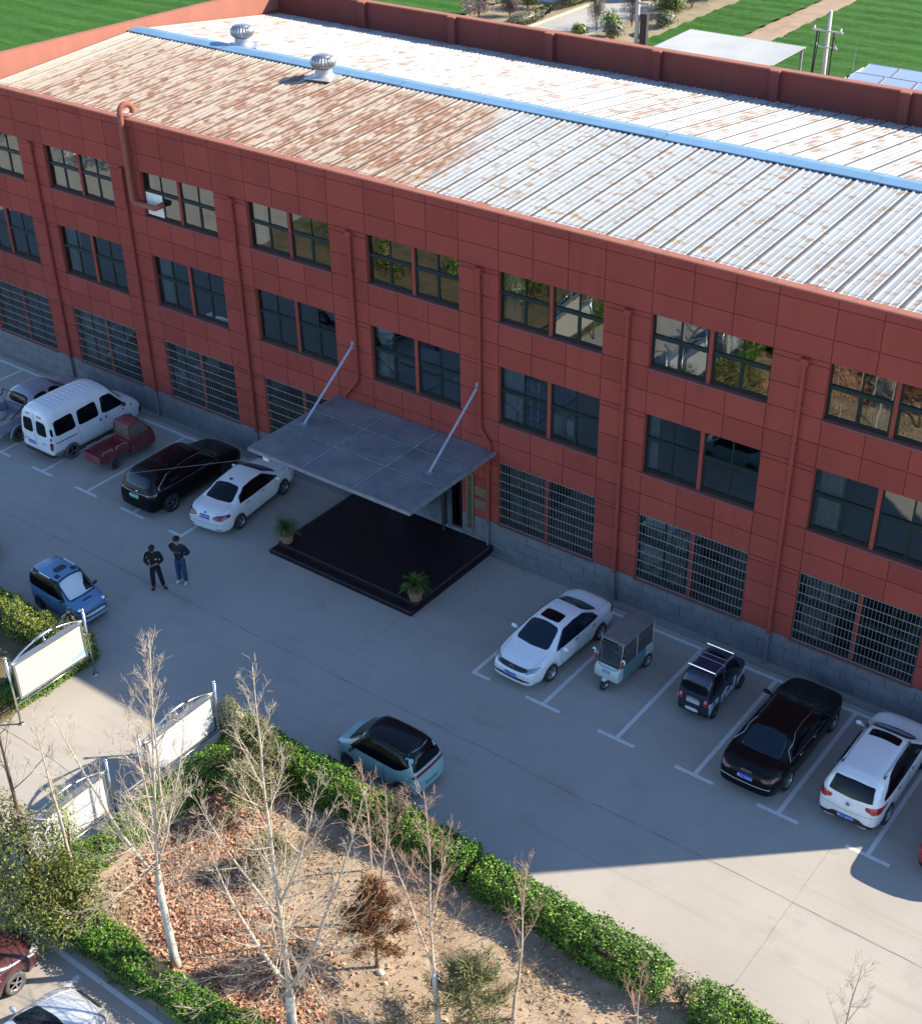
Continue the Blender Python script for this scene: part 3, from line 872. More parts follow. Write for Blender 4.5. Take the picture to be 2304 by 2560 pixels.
def loft(S):
    """smooth body shell lofted from cross sections; returns an evaluated mesh"""
    L, W = S['L'], S['W']; top, belt, plan, roofw = S['top'], S['belt'], S['plan'], S['roofw']
    r = S['r']; xr, xf = S['xr'], S['xf']; gc = S.get('gc', .2)
    ar = r+.055
    st = set(x for x, _ in top) | set(S.get('extra', []))
    for xc in (xr, xf):
        for d in (-ar-.05, -ar, -ar*.72, 0, ar*.72, ar, ar+.05): st.add(round(xc+d, 3))
    st = sorted(x for x in st if -L/2-1e-6 <= x <= L/2+1e-6)
    cl = [st[0]]
    for x in st[1:]:
        if x-cl[-1] > .045: cl.append(x)
    st = cl
    tum = S.get('round', .06)
    rings = []
    for x in st:
        w2 = interp(plan, x)*W/2; zt = interp(top, x); zb = gc+ (.10 if abs(x) > L/2-.08 else 0)
        za = zb
        for xc in (xr, xf):
            d = abs(x-xc)
            if d < ar+.02: za = max(za, r+math.sqrt(max(0, ar*ar-d*d))*.97)
        zbelt = min(interp(belt, x), zt-.05)
        zmid = max(za+.06, (zbelt+gc)*.55)
        zmid = min(zmid, zbelt-.02)
        k = max(0, min(1, (zt-zbelt-.10)/.25))
        yF = (w2*.86)*(1-k)+(interp(roofw, x)*W/2)*k
        zF = zt-.035-tum*k*.6
        rings.append([(0, zb+.03), (w2*.72, zb), (w2*.965, za), (w2, zmid), (w2*.985, zbelt), (yF, zF), (yF*.62, zt-.012*(1+k)), (0, zt)])
    mb = MB(); nh = 8
    for x, rg in zip(st, rings):
        full = [(y, z) for y, z in rg] + [(-y, z) for y, z in reversed(rg[1:-1])]
        for y, z in full: mb.v.append((x, y, z))
    n = 2*nh-2
    for i in range(len(st)-1):
        for k in range(n): mb.f.append((i*n+k, i*n+(k+1) % n, (i+1)*n+(k+1) % n, (i+1)*n+k))
    for i, rev in ((0, False), (len(st)-1, True)):
        q = [i*n+k for k in range(n)]
        a = [q[0], q[1], q[2], q[3], q[11], q[12], q[13]]
        # end caps as quads across
        F = [(q[0], q[1], q[13]), (q[1], q[2], q[12], q[13]), (q[2], q[3], q[11], q[12]), (q[3], q[4], q[10], q[11]), (q[4], q[5], q[9], q[10]), (q[5], q[6], q[8], q[9]), (q[6], q[7], q[8])]
        mb.f += F
    me = mb.mesh('tmp')
    o = mesh_obj('tmp', me)
    s = o.modifiers.new('s', 'SUBSURF'); s.levels = s.render_levels = 2
    em = eval_mesh(o); bpy.data.objects.remove(o); bpy.data.meshes.remove(me)
    em.polygons.foreach_set('use_smooth', [True]*len(em.polygons))
    return em

def chaikin(p, n=2, q=.22):
    for _ in range(n):
        o = []
        for i in range(len(p)):
            a, b = p[i], p[(i+1) % len(p)]
            o.append((a[0]+(b[0]-a[0])*q, a[1]+(b[1]-a[1])*q)); o.append((a[0]+(b[0]-a[0])*(1-q), a[1]+(b[1]-a[1])*(1-q)))
        p = o
    return p

class Body:
    def __init__(s, me):
        bm = bmesh.new(); bm.from_mesh(me); s.bvh = BVHTree.FromBMesh(bm); bm.free()
    def hit(s, axis, a, b):
        if axis == 'top': o, d = Vector((a, b, 5)), Vector((0, 0, -1))
        elif axis == 'left': o, d = Vector((a, 4, b)), Vector((0, -1, 0))
        elif axis == 'right': o, d = Vector((a, -4, b)), Vector((0, 1, 0))
        elif axis == 'rear': o, d = Vector((-8, a, b)), Vector((1, 0, 0))
        else: o, d = Vector((8, a, b)), Vector((-1, 0, 0))
        l, n, i, _ = s.bvh.ray_cast(o, d)
        if l is None: return None, None
        if n.dot(d) > 0: n = -n
        return l, n
    def patch(s, poly, axis, off=.006, rounds=2, rings=(1.0, .98, .90, .78, .65, .5, .35, .18), q=.2):
        P = chaikin(poly, rounds, q) if rounds else list(poly)
        # resample long edges
        Q = []
        for i in range(len(P)):
            a, b = P[i], P[(i+1) % len(P)]; l = math.hypot(b[0]-a[0], b[1]-a[1]); m = max(1, int(l/.09))
            for k in range(m): Q.append((a[0]+(b[0]-a[0])*k/m, a[1]+(b[1]-a[1])*k/m))
        cx = sum(a for a, _ in Q)/len(Q); cy = sum(b for _, b in Q)/len(Q)
        mb = MB(); n = len(Q); last = None
        for ri, t in enumerate(rings):
            for a, b in Q:
                l, nn = s.hit(axis, cx+(a-cx)*t, cy+(b-cy)*t)
                if l is None: l, nn = last
                last = (l, nn)
                mb.v.append(tuple(l+nn*(off if ri else -.004)))
        l, nn = s.hit(axis, cx, cy)
        if l is None: l, nn = last
        mb.v.append(tuple(l+nn*off)); c = len(mb.v)-1
        for r in range(len(rings)-1):
            for k in range(n): mb.f.append((r*n+k, r*n+(k+1) % n, (r+1)*n+(k+1) % n, (r+1)*n+k))
        b = (len(rings)-1)*n
        for k in range(n): mb.f.append((b+k, b+(k+1) % n, c))
        return mb
    def add(s, name, poly, axis, mat, parent, off=.010, rounds=2, mirror=False, label=None, q=.2):
        r = []
        for sg in ((1, -1) if mirror else (1,)):
            ax = axis; pl = poly
            if sg < 0:
                if axis in ('left', 'right'): ax = 'right' if axis == 'left' else 'left'
                elif axis == 'top': pl = [(a, -b) for a, b in poly]
                else: pl = [(-a, b) for a, b in poly]
            o = s.patch(pl, ax, off, rounds, q=q).build(name, mat, parent, smooth=True)
            if label: o['label'] = label
            r.append(o)
        return r[0]
    def strip(s, name, pts, axis, wd, mat, parent, off=.006, mirror=False):
        for sg in ((1, -1) if mirror else (1,)):
            ax = axis; pl = pts
            if sg < 0:
                if axis in ('left', 'right'): ax = 'right' if axis == 'left' else 'left'
                elif axis == 'top': pl = [(a, -b) for a, b in pts]
                else: pl = [(-a, b) for a, b in pts]
            Q = []
            for (a, b), (c, d) in zip(pl, pl[1:]):
                m = max(1, int(math.hypot(c-a, d-b)/.06))
                for k in range(m): Q.append((a+(c-a)*k/m, b+(d-b)*k/m))
            Q.append(pl[-1]); P = []
            for a, b in Q:
                l, n = s.hit(ax, a, b)
                if l is not None: P.append(l+n*off)
            if len(P) > 1: MB().tube(P, wd, 5).build(name, mat, parent, smooth=True)

def wheel(parent, x, y, r, wdt, tyre, rim, spokes=5, name='wheel'):
    s = 1 if y > 0 else -1
    w = empty(name); w.parent = parent; w.location = (x, y, r)
    mb = MB(); hw = wdt/2
    prof = [(r*.62, -hw*.8), (r*.80, -hw), (r*.95, -hw*.92), (r, -hw*.6), (r, hw*.6), (r*.95, hw*.92), (r*.80, hw), (r*.66, hw*.9), (r*.63, hw*.55)]
    mb.lathe(prof, 36, axis='y', close=True); mb.lathe([(r*.64, -hw*.6), (.001, -hw*.6)], 24, axis='y')
    mb.build('tyre', tyre, w, smooth=True)
    mb = MB(); ysurf = s*hw*.72
    ring = [(r*.655, s*hw*.86), (r*.62, s*hw*.90), (r*.56, s*hw*.62), (r*.50, s*hw*.3)]
    mb.lathe(ring, 36, axis='y', close=True)
    mb.lathe([(r*.18, s*hw*.55), (r*.16, s*hw*.85), (.001, s*hw*.88)], 16, axis='y', close=True)
    for k in range(spokes):
        a = 2*math.pi*k/spokes+.3
        m = Matrix.Rotation(a, 3, 'Y')
        c = m @ Vector((r*.37, 0, 0)); mb.obox((c.x, s*hw*.70, c.z), (r*.42, hw*.22, r*(.15 if spokes > 3 else .3)), m)
    mb.build('rim', rim, w, smooth=False)
    mb = MB(); mb.lathe([(r*.60, s*hw*.25), (.001, s*hw*.25)], 24, axis='y', close=True); mb.build('brake_disc', STEEL_RIM, w)
    return w

def mirror_part(parent, x, y, z, mat, sc=1.0):
    for s in (1, -1):
        mb = MB(); mb.sphere((x, s*y, z), .10*sc, 12, 8, (.62, 1.15, .72)); mb.box(x-.03, x+.03, min(s*y, s*(y-.16)), max(s*y, s*(y-.16)), z-.05, z-.01)
        o = mb.build('wing_mirror', mat, parent, smooth=True)

def plate(body, parent, axis, z, w=.44, h=.14, mat=None, txt='', txtmat=None, y0=0.0):
    o = body.add('number_plate', [(y0-w/2, z-h/2), (y0+w/2, z-h/2), (y0+w/2, z+h/2), (y0-w/2, z+h/2)], axis, mat, parent, off=.018, rounds=1, q=.06)
    if txt:
        l, n = body.hit(axis, y0, z)
        me = text_mesh(txt, h*.72, txtmat, 'plate_lettering', .001)
        t = mesh_obj('plate_lettering', me, o)
        t.location = l+n*.022
        n2 = Vector((n.x, 0, n.z)).normalized()
        t.rotation_euler = n2.to_track_quat('Z', 'Y').to_euler()
        up = Vector((0, 0, 1)); zax = n2; xax = up.cross(zax).normalized(); yax = zax.cross(xax)
        t.rotation_euler = Matrix((xax, yax, zax)).transposed().to_euler()
    return o

def vehicle(name, S, label, cat, loc, heading, mat, wheels=True, tyre=None, rim=None, spokes=5, group=None):
    t = empty(name, loc, heading); T(t, label, cat, group)
    em = loft(S); em.materials.clear(); em.materials.append(mat)
    b = Body(em)
    o = mesh_obj('body', em, t)
    yw = S['W']/2-S.get('ww', .2)/2-.012
    for x in (S['xr'], S['xf']):
        for s in (1, -1):
            wheel(t, x, s*yw, S['r'], S.get('ww', .2), tyre or TYRE, rim or RIM, spokes)
    mb = MB(); mb.box(S['xr']-.1, S['xf']+.1, -S['W']/2+.26, S['W']/2-.26, S.get('gc', .2)+.0, S.get('gc', .2)+.28)
    for x in (S['xr'], S['xf']): mb.box(x-S['r'], x+S['r'], -S['W']/2+.24, S['W']/2-.24, S['r']*.7, S['r']*2+.02)
    mb.build('underbody', PLASTIC, t)
    return t, b

# ---------------------------------------------------------------- shapes
def sedan_spec(L, W, H, wb, r=.31, roof_back=0.0):
    h = L/2
    return dict(L=L, W=W, r=r, xr=-wb/2-.04, xf=wb/2-.04, gc=.19,
        top=[(-h, .74), (-h+.05, .90), (-h+.22, 1.0), (-h+.75, 1.045), (-h+.86, 1.06), (-h+1.52, H-.05), (-.25, H), (.30, H-.02), (.52, H-.055), (1.18, 1.03), (1.32, .985), (h-.45, .86), (h-.14, .74), (h-.03, .60), (h, .50)],
        belt=[(-h, .72), (-h+.5, .93), (-.4, .93), (.9, .90), (1.5, .86), (h, .60)],
        plan=[(-h, .74), (-h+.10, .88), (-h+.45, .965), (-h+1.2, 1.0), (.9, 1.0), (h-.55, .955), (h-.2, .85), (h-.05, .72), (h, .62)],
        roofw=[(-h, .7), (-h+1.0, .70), (-.4, .665), (.5, .68), (1.2, .80), (h, .8)])

def sedan_glass(b, t, L, H, glass, W, rear=None):
    h = L/2
    b.add('windscreen', [(1.20, .70*W/2), (1.27, 0), (1.20, -.70*W/2), (.46, -.575*W/2), (.42, 0), (.46, .575*W/2)], 'top', glass, t, q=.12)
    b.add('rear_window', [(-h+.86, .66*W/2), (-h+.80, 0), (-h+.86, -.66*W/2), (-h+1.52, -.55*W/2), (-h+1.56, 0), (-h+1.52, .55*W/2)], 'top', rear or glass, t, q=.12)
    zb = .955
    b.add('side_window', [(1.02, zb-.02), (.98, zb+.03), (.40, H-.135), (-.2, H-.105), (-.72, H-.135), (-h+1.18, 1.13), (-h+1.05, zb+.02), (-.4, zb)], 'left', glass, t, mirror=True, q=.10)
    b.strip('door_seam', [(.82, zb-.03), (.85, .62), (.75, .30)], 'left', .006, PLASTIC, t, 0, mirror=True)
    b.strip('door_seam', [(-.12, zb-.02), (-.10, .30)], 'left', .006, PLASTIC, t, 0, mirror=True)
    b.strip('door_seam', [(-1.02, zb), (-1.0, .72)], 'left', .006, PLASTIC, t, 0, mirror=True)
    b.strip('bonnet_gap', [(1.32, .70), (1.75, .66), (h-.30, .56), (h-.20, .3), (h-.19, 0)], 'top', .005, PLASTIC, t, 0, mirror=True)
    b.strip('boot_gap', [(-h+.80, .62), (-h+.25, .60), (-h+.14, .45)], 'top', .005, PLASTIC, t, 0, mirror=True)
    b.strip('sill_line', [(1.0, .27), (-1.0, .27)], 'left', .012, PLASTIC, t, 0, mirror=True)
    for x in (.02, -.88):
        b.add('door_handle', [(x-.09, .86), (x+.09, .86), (x+.09, .885), (x-.09, .885)], 'left', CHROME, t, off=.03, rounds=1, mirror=True)

WHITE = paint('white_paint', (.78, .79, .80), .22, dirt=.03)
WHITE2 = paint('warm_white_paint', (.78, .775, .76), .25, dirt=.04)
VANWHITE = paint('van_white_paint', (.74, .76, .77), .35, .5, dirt=.12)
BLACKP = simple('black_paint', (.0025, .0025, .0035), .28, spec=.25)
BLACKP2 = simple('warm_black_paint', (.004, .003, .003), .30, spec=.30)
GREYLILAC = paint('silver_lilac_paint', (.30, .31, .37), .35, .7, .3, dirt=.15)
BLUE = paint('sky_blue_paint', (.085, .21, .36), .35, .4, dirt=.04)
MINT = paint('mint_paint', (.235, .43, .425), .3, dirt=.05)
CREAM_MINT = paint('cream_mint_paint', (.52, .60, .53), .35, dirt=.08)
TEAL = paint('teal_panel_paint', (.10, .215, .235), .4, dirt=.1)
MAROON_TRIKE = paint('faded_red_paint', (.19, .018, .024), .5, .25, dirt=.28)
MAROON = paint('maroon_paint', (.075, .020, .024), .22, 1.0, dirt=.10)
SILVER = paint('silver_paint', (.58, .61, .63), .25, .9, .35, dirt=.06)
REDP = paint('red_paint', (.34, .012, .015), .2, 1.0, dirt=.03)
NAVY = paint('navy_paint', (.010, .018, .050), .3, .5, dirt=.02)

# -------- white saloon facing the camera (right side of the yard)
L, W, H = 4.64, 1.78, 1.47
S = sedan_spec(L, W, H, 2.65)
t, b = vehicle('parked_car', S, 'white saloon with black sunroof parked nose out, left of the electric tricycle', 'car', (31.86, -3.36, 0), R(-92.4), WHITE, group='cars parked in the yard')
sedan_glass(b, t, L, H, CAR_GLASS_BLUE, W)
b.add('sunroof', [(.30, .36), (.34, 0), (.30, -.36), (-.14, -.35), (-.14, .35)], 'top', CAR_GLASS, t, q=.1)
b.add('grille', [(-.42, .66), (.42, .66), (.62, .74), (.45, .76), (-.45, .76), (-.62, .74)], 'front', PLASTIC, t, off=.012)
b.add('headlight', [(.50, .655), (.76, .70), (.80, .80), (.74, .81), (.50, .755)], 'front', HEAD, t, off=.012, mirror=True, q=.12)
b.add('lower_grille', [(-.72, .38), (.72, .38), (.62, .46), (-.62, .46)], 'front', PLASTIC, t, off=.012)
b.strip('bumper_trim', [(-.78, .33), (-.4, .30), (.4, .30), (.78, .33)], 'front', .012, CHROME, t, .01)
plate(b, t, 'front', .505, mat=PLATE_BLUE, txt='鲁Q 2990F', txtmat=TXT_WHITE)
l, n = b.hit('front', 0, .71)
mb = MB(); mb.lathe([(.085, 0), (.085, .02), (.065, .024), (.062, .0)], 20, axis='x'); e = mb.build('badge', CHROME, t); e.location = l+Vector((.012, 0, 0))
mirror_part(t, .78, W/2+.10, .99, WHITE)
b.add('tail_light', [(.50, .86), (.80, .86), (.84, .72), (.52, .74)], 'rear', TAIL, t, off=.012, mirror=True)

# -------- white saloon seen from behind (left side)
L, W, H = 4.66, 1.82, 1.46
S = sedan_spec(L, W, H, 2.69)
t, b = vehicle('parked_car', S, 'white saloon parked nose in beside the entrance, tail lights to the yard', 'car', (17.70, -2.86, 0), R(97.6), WHITE2, group='cars parked in the yard')
sedan_glass(b, t, L, H, CAR_GLASS, W)
b.add('tail_light', [(.30, .80), (.50, .90), (.82, .90), (.86, .80), (.72, .735), (.5, .75)], 'rear', TAIL, t, off=.012, mirror=True, q=.15)
plate(b, t, 'rear', .79, mat=PLATE_BLUE, txt='鲁B 0599Z', txtmat=TXT_WHITE)
l, n = b.hit('rear', 0, .92)
mb = MB(); mb.lathe([(.05, 0), (.05, -.02), (.001, -.022)], 16, axis='x'); e = mb.build('badge', CHROME, t); e.location = l-Vector((.012, 0, 0))
b.strip('reflector', [(-.72, .40), (-.5, .37)], 'rear', .016, PLASTIC, t, .006, mirror=True)
b.add('headlight', [(.46, .66), (.78, .72), (.80, .82), (.5, .76)], 'front', HEAD, t, off=.012, mirror=True)
mirror_part(t, .80, W/2+.08, .98, WHITE2)
mb = MB(); mb.obox((-.62, 0, H+.005), (.16, .03, .07), (0, .5, 0)); mb.build('roof_aerial', PLASTIC, t)
b.strip('bumper_trim', [(-.8, .56), (-.3, .52), (.3, .52), (.8, .56)], 'rear', .006, PLASTIC, t, 0)

# -------- black saloon (right)
L, W, H = 5.02, 1.88, 1.47
S = sedan_spec(L, W, H, 3.01, .34)
t, b = vehicle('parked_car', S, 'black saloon parked nose in between the navy microvan and the white crossover', 'car', (39.72, -3.20, 0), R(90.3), BLACKP2, group='cars parked in the yard')
sedan_glass(b, t, L, H, CAR_GLASS, W, CAR_GLASS_BLUE)
h = L/2
b.strip('window_trim', [(1.02, .94), (-.4, .945), (-h+1.0, .97), (-h+1.2, 1.14), (-.72, H-.12), (-.2, H-.09), (.40, H-.12)], 'left', .010, CHROME, t, .006, mirror=True)
b.add('tail_light', [(.42, .84), (.86, .90), (.90, .78), (.5, .74)], 'rear', simple('dark_tail_lamp', (.10, .014, .012), .2, coat=1.0), t, off=.012, mirror=True)
plate(b, t, 'rear', .72, mat=PLATE_BLUE, txt='鲁Q 30652', txtmat=TXT_WHITE)
for k in range(4):
    l, n = b.hit('rear', -.12+.08*k, .89)
    mb = MB(); mb.lathe([(.052, 0), (.052, -.012), (.036, -.012), (.036, 0)], 14, axis='x'); e = mb.build('badge', CHROME, t); e.location = l-Vector((.012, 0, 0))
b.strip('bumper_trim', [(-.74, .57), (-.3, .53), (.3, .53), (.74, .57)], 'rear', .013, CHROME, t, .01)
mirror_part(t, .85, W/2+.09, .99, BLACKP2)

# -------- SUV body
def suv_spec(L, W, H, wb, r=.35, rear=.28, hoodz=1.06):
    h = L/2
    return dict(L=L, W=W, r=r, xr=-wb/2-.02, xf=wb/2-.02, gc=.24, ww=.23, round=.08,
        top=[(-h, .78), (-h+.03, 1.0), (-h+.10, 1.12), (-h+rear+.12, H-.10), (-h+rear+.45, H-.02), (-.4, H), (.25, H-.03), (.45, H-.07), (1.12, hoodz+.06), (1.28, hoodz), (h-.45, .97), (h-.12, .84), (h-.02, .68), (h, .56)],
        belt=[(-h, .76), (-h+.3, 1.03), (-.4, 1.02), (1.0, .98), (1.5, .93), (h, .66)],
        plan=[(-h, .76), (-h+.08, .90), (-h+.4, .97), (-h+1.1, 1.0), (.9, 1.0), (h-.55, .96), (h-.2, .86), (h-.05, .74), (h, .64)],
        roofw=[(-h, .74), (-h+.5, .70), (-.4, .685), (.45, .70), (1.15, .82), (h, .82)])

L, W, H = 4.90, 1.94, 1.70
S = suv_spec(L, W, H, 2.92, .36)
t, b = vehicle('parked_car', S, 'large black car with green number plate parked beside the red cargo tricycle', 'car', (14.90, -3.28, 0), R(90.8), BLACKP, group='cars parked in the yard', rim=STEEL_RIM)
h = L/2
b.add('rear_window', [(-.66, 1.15), (.66, 1.15), (.60, 1.50), (.5, 1.54), (-.5, 1.54), (-.60, 1.50)], 'rear', CAR_GLASS_BLUE, t, off=.01)
b.add('windscreen', [(1.14, .70*W/2), (1.22, 0), (1.14, -.70*W/2), (.42, -.58*W/2), (.36, 0), (.42, .58*W/2)], 'top', CAR_GLASS, t)
sw = [(1.0, 1.05), (.95, 1.10), (.36, H-.17), (-.3, H-.14), (-1.4, H-.22), (-1.95, 1.22), (-1.98, 1.07), (-.4, 1.05)]
b.add('side_window', sw, 'left', CAR_GLASS, t, mirror=True, q=.12)
b.strip('window_trim', sw+[sw[0]], 'left', .011, CHROME, t, .006, mirror=True)
b.add('tail_light', [(.55, 1.0), (.90, 1.04), (.90, .95), (.55, .93)], 'rear', simple('smoked_lamp', (.02, .006, .008), .15, coat=1.0), t, mirror=True)
b.strip('tailgate_trim', [(-.72, .985), (0, .955), (.72, .985)], 'rear', .009, CHROME, t, .004)
plate(b, t, 'rear', .83, mat=PLATE_GREEN, txt='鲁QD05203', txtmat=TXT_WHITE)
b.add('badge', [(-.14, 1.015), (-.06, 1.015), (-.06, 1.06), (-.14, 1.06)], 'rear', WHITE_METAL, t, off=.02, rounds=0)
b.add('sunroof', [(.2, .5), (.2, -.5), (-1.2, -.48), (-1.2, .48)], 'top', CAR_GLASS, t, q=.08)
mirror_part(t, .82, W/2+.10, 1.08, BLACKP)

# -------- white crossover (right)
L, W, H = 4.50, 1.82, 1.64
S = suv_spec(L, W, H, 2.66, .34, .22)
t, b = vehicle('parked_car', S, 'white crossover with roof rails and black sunroof parked nose in at the far right', 'car', (42.48, -2.98, 0), R(90.5), WHITE2, group='cars parked in the yard')
b.add('rear_window', [(-.62, 1.10), (0, 1.06), (.62, 1.10), (.60, 1.22), (.56, 1.48), (0, 1.51), (-.56, 1.48), (-.60, 1.22)], 'rear', CAR_GLASS, t, off=.01, q=.1)
b.add('windscreen', [(1.14, .70*W/2), (1.22, 0), (1.14, -.70*W/2), (.44, -.58*W/2), (.38, 0), (.44, .58*W/2)], 'top', CAR_GLASS, t)
b.add('side_window', [(1.0, 1.04), (.95, 1.09), (.36, H-.15), (-.3, H-.12), (-1.1, H-.17), (-1.75, 1.18), (-1.80, 1.08), (-.4, 1.05)], 'left', CAR_GLASS, t, mirror=True, q=.12)
b.add('sunroof', [(.26, .44), (.30, 0), (.26, -.44), (-.08, -.44), (-.06, 0), (-.08, .44)], 'top', CAR_GLASS, t, q=.1)
b.add('tail_light', [(.46, .99), (.80, 1.02), (.87, .98), (.84, .84), (.70, .82), (.48, .90)], 'rear', TAIL_BRIGHT, t, off=.014, mirror=True, q=.1)
b.add('rear_bumper', [(-.80, .30), (.80, .30), (.82, .40), (.52, .42), (.36, .52), (-.36, .52), (-.52, .42), (-.82, .40)], 'rear', PLASTIC, t, off=.012, q=.08)
b.strip('bumper_trim', [(-.6, .31), (0, .29), (.6, .31)], 'rear', .016, CHROME, t, .016)
plate(b, t, 'rear', .455, mat=PLATE_BLUE, txt='鲁Q 5B300', txtmat=TXT_WHITE)
l, n = b.hit('rear', 0, .90)
mb = MB(); mb.lathe([(.06, 0), (.06, -.02), (.001, -.022)], 16, axis='x'); e = mb.build('badge', CHROME, t); e.location = l-Vector((.012, 0, 0))
b.strip('tailgate_seam', [(-.78, .72), (0, .66), (.78, .72)], 'rear', .005, PLASTIC, t, 0)
for s in (1, -1):
    P = []
    for x in (.30, .0, -.5, -1.0, -1.35):
        l, n = b.hit('top', x, s*.60); P.append(l+Vector((0, 0, .045)))
    mb = MB(); mb.tube(P, .018, 8); mb.build('roof_rail', SILVER, t, smooth=True)
    for x in (.28, -1.32): 
        l, n = b.hit('top', x, s*.60); mb = MB(); mb.obox(l+Vector((0, 0, .022)), (.22, .035, .06), (0, .04, 0)); mb.build('rail_foot', PLASTIC, t)
mirror_part(t, .84, W/2+.09, 1.06, WHITE2)
for x in (.05, -.92): b.add('door_handle', [(x-.09, .93), (x+.09, .93), (x+.09, .96), (x-.09, .96)], 'left', CHROME, t, off=.03, rounds=1, mirror=True)
b.strip('door_seam', [(-.15, 1.03), (-.13, .34)], 'left', .006, PLASTIC, t, 0, mirror=True)

# -------- red car at the right edge
L, W, H = 4.3, 1.76, 1.50
S = suv_spec(L, W, H, 2.55, .32, .30, 1.0)
t, b = vehicle('parked_car', S, 'red hatchback at the right edge, mostly outside the picture', 'car', (45.42, -3.50, 0), R(90), REDP, group='cars parked in the yard')
b.add('rear_window', [(-.60, 1.08), (.60, 1.08), (.52, 1.36), (-.52, 1.36)], 'rear', CAR_GLASS, t, off=.01)
b.add('windscreen', [(1.14, .6), (1.22, 0), (1.14, -.6), (.44, -.5), (.38, 0), (.44, .5)], 'top', CAR_GLASS, t)
b.add('side_window', [(1.0, 1.0), (.36, H-.15), (-.3, H-.12), (-1.1, H-.17), (-1.7, 1.1), (-.4, 1.02)], 'left', CAR_GLASS, t, mirror=True)
b.add('tail_light', [(.52, .98), (.84, 1.0), (.84, .72), (.66, .72)], 'rear', TAIL_BRIGHT, t, off=.012, mirror=True)
b.add('rear_bumper', [(-.8, .3), (.8, .3), (.8, .48), (-.8, .48)], 'rear', PLASTIC, t, off=.012)
mirror_part(t, .82, W/2+.08, 1.0, REDP)

# -------- mint hatchback with black roof
L, W, H = 3.06, 1.50, 1.59
h = L/2
S = dict(L=L, W=W, r=.27, xr=-.98, xf=.97, gc=.19, ww=.17, round=.09,
    top=[(-h, .62), (-h+.03, .86), (-h+.10, 1.0), (-h+.26, H-.12), (-h+.6, H-.02), (-.2, H), (.30, H-.03), (.45, H-.09), (.98, 1.06), (1.08, 1.0), (h-.14, .88), (h-.03, .70), (h, .56)],
    belt=[(-h, .60), (-h+.2, .95), (.6, .93), (1.0, .90), (h, .66)],
    plan=[(-h, .80), (-h+.10, .93), (-h+.35, 1.0), (.8, 1.0), (h-.3, .94), (h-.08, .84), (h, .72)],
    roofw=[(-h, .78), (-h+.4, .74), (.45, .74), (1.0, .84), (h, .84)])
t, b = vehicle('parked_car', S, 'small mint green hatchback with black roof parked along the hedge', 'car', (31.10, -10.66, 0), R(180), MINT, group='cars parked in the yard', rim=STEEL_RIM)
ROOFBLACK = simple('gloss_black_roof', (.004, .005, .008), .22, spec=.3)
b.add('roof_panel', [(.46, .52), (.52, 0), (.46, -.52), (-1.10, -.53), (-1.20, 0), (-1.10, .53)], 'top', ROOFBLACK, t, off=.016, q=.12)
b.add('windscreen', [(1.0, .58), (1.06, 0), (1.0, -.58), (.50, -.53), (.56, 0), (.50, .53)], 'top', CAR_GLASS, t, off=.009, q=.1)
b.add('side_window', [(.88, .96), (.82, 1.0), (.42, H-.12), (-.3, H-.06), (-1.10, H-.10), (-1.28, 1.18), (-1.02, 1.0), (-.8, .93)], 'left', CAR_GLASS, t, mirror=True, q=.08, off=.008)
b.add('rear_window', [(-.60, 1.0), (.60, 1.0), (.56, 1.2), (.52, 1.47), (-.52, 1.47), (-.56, 1.2)], 'rear', CAR_GLASS, t, off=.009, q=.1)
b.strip('tailgate_trim', [(-.64, .955), (0, .945), (.64, .955)], 'rear', .022, SILVER, t, .004)
b.add('tail_light', [(-.66, .83), (.66, .83), (.70, .92), (-.70, .92)], 'rear', TAIL, t, off=.01, q=.1)
plate(b, t, 'rear', .50, mat=paint('mint_plate', (.16, .40, .38), .4), txt='鲁QDF1263', txtmat=simple('green_lettering', (.03,.14,.10), .5))
b.add('headlight', [(.44, .70), (.66, .72), (.66, .82), (.46, .82)], 'front', HEAD, t, off=.012, mirror=True)
b.add('door_handle', [(-.30, .84), (-.12, .84), (-.12, .87), (-.30, .87)], 'left', MINT, t, off=.03, rounds=1, mirror=True)
b.strip('door_seam', [(-.42, .90), (-.40, .30)], 'left', .006, PLASTIC, t, 0, mirror=True)
mirror_part(t, .70, W/2+.06, .97, PLASTIC, .9)

# -------- sky blue microcar
L, W, H = 2.72, 1.30, 1.58
h = L/2
S = dict(L=L, W=W, r=.25, xr=-.90, xf=.88, gc=.18, ww=.15, round=.09,
    top=[(-h, .60), (-h+.03, .95), (-h+.08, 1.3), (-h+.16, H-.08), (-.7, H), (.0, H-.01), (.22, H-.06), (.66, 1.02), (.76, .96), (h-.16, .86), (h-.03, .70), (h, .52)],
    belt=[(-h, .58), (-h+.2, .90), (.5, .88), (.9, .84), (h, .64)],
    plan=[(-h, .82), (-h+.10, .95), (-h+.35, 1.0), (.7, 1.0), (h-.3, .95), (h-.08, .86), (h, .74)],
    roofw=[(-h, .90), (-h+.3, .88), (.3, .87), (.8, .88), (h, .88)])
t, b = vehicle('micro_car', S, 'tiny sky blue electric car with round headlamps and silver sun shade behind the windscreen', 'car', (17.60, -11.00, 0), R(-1.5), BLUE, rim=STEEL_RIM)
SHADE = simple('silver_sunshade', (.62, .63, .60), .30, .3)
b.add('windscreen', [(.72, .48), (.77, 0), (.72, -.48), (.24, -.46), (.20, 0), (.24, .46)], 'top', SHADE, t, off=.008, q=.08)
b.add('windscreen_gap', [(.705, .47), (.71, .20), (.52, .25), (.44, .33), (.26, .45)], 'top', CAR_GLASS, t, off=.011, q=.06)
for poly in ([(.17, .52), (.17, -.52), (.22, -.52), (.22, .52)], ):
    b.add('screen_rim', poly, 'top', PLASTIC, t, off=.01, rounds=1)
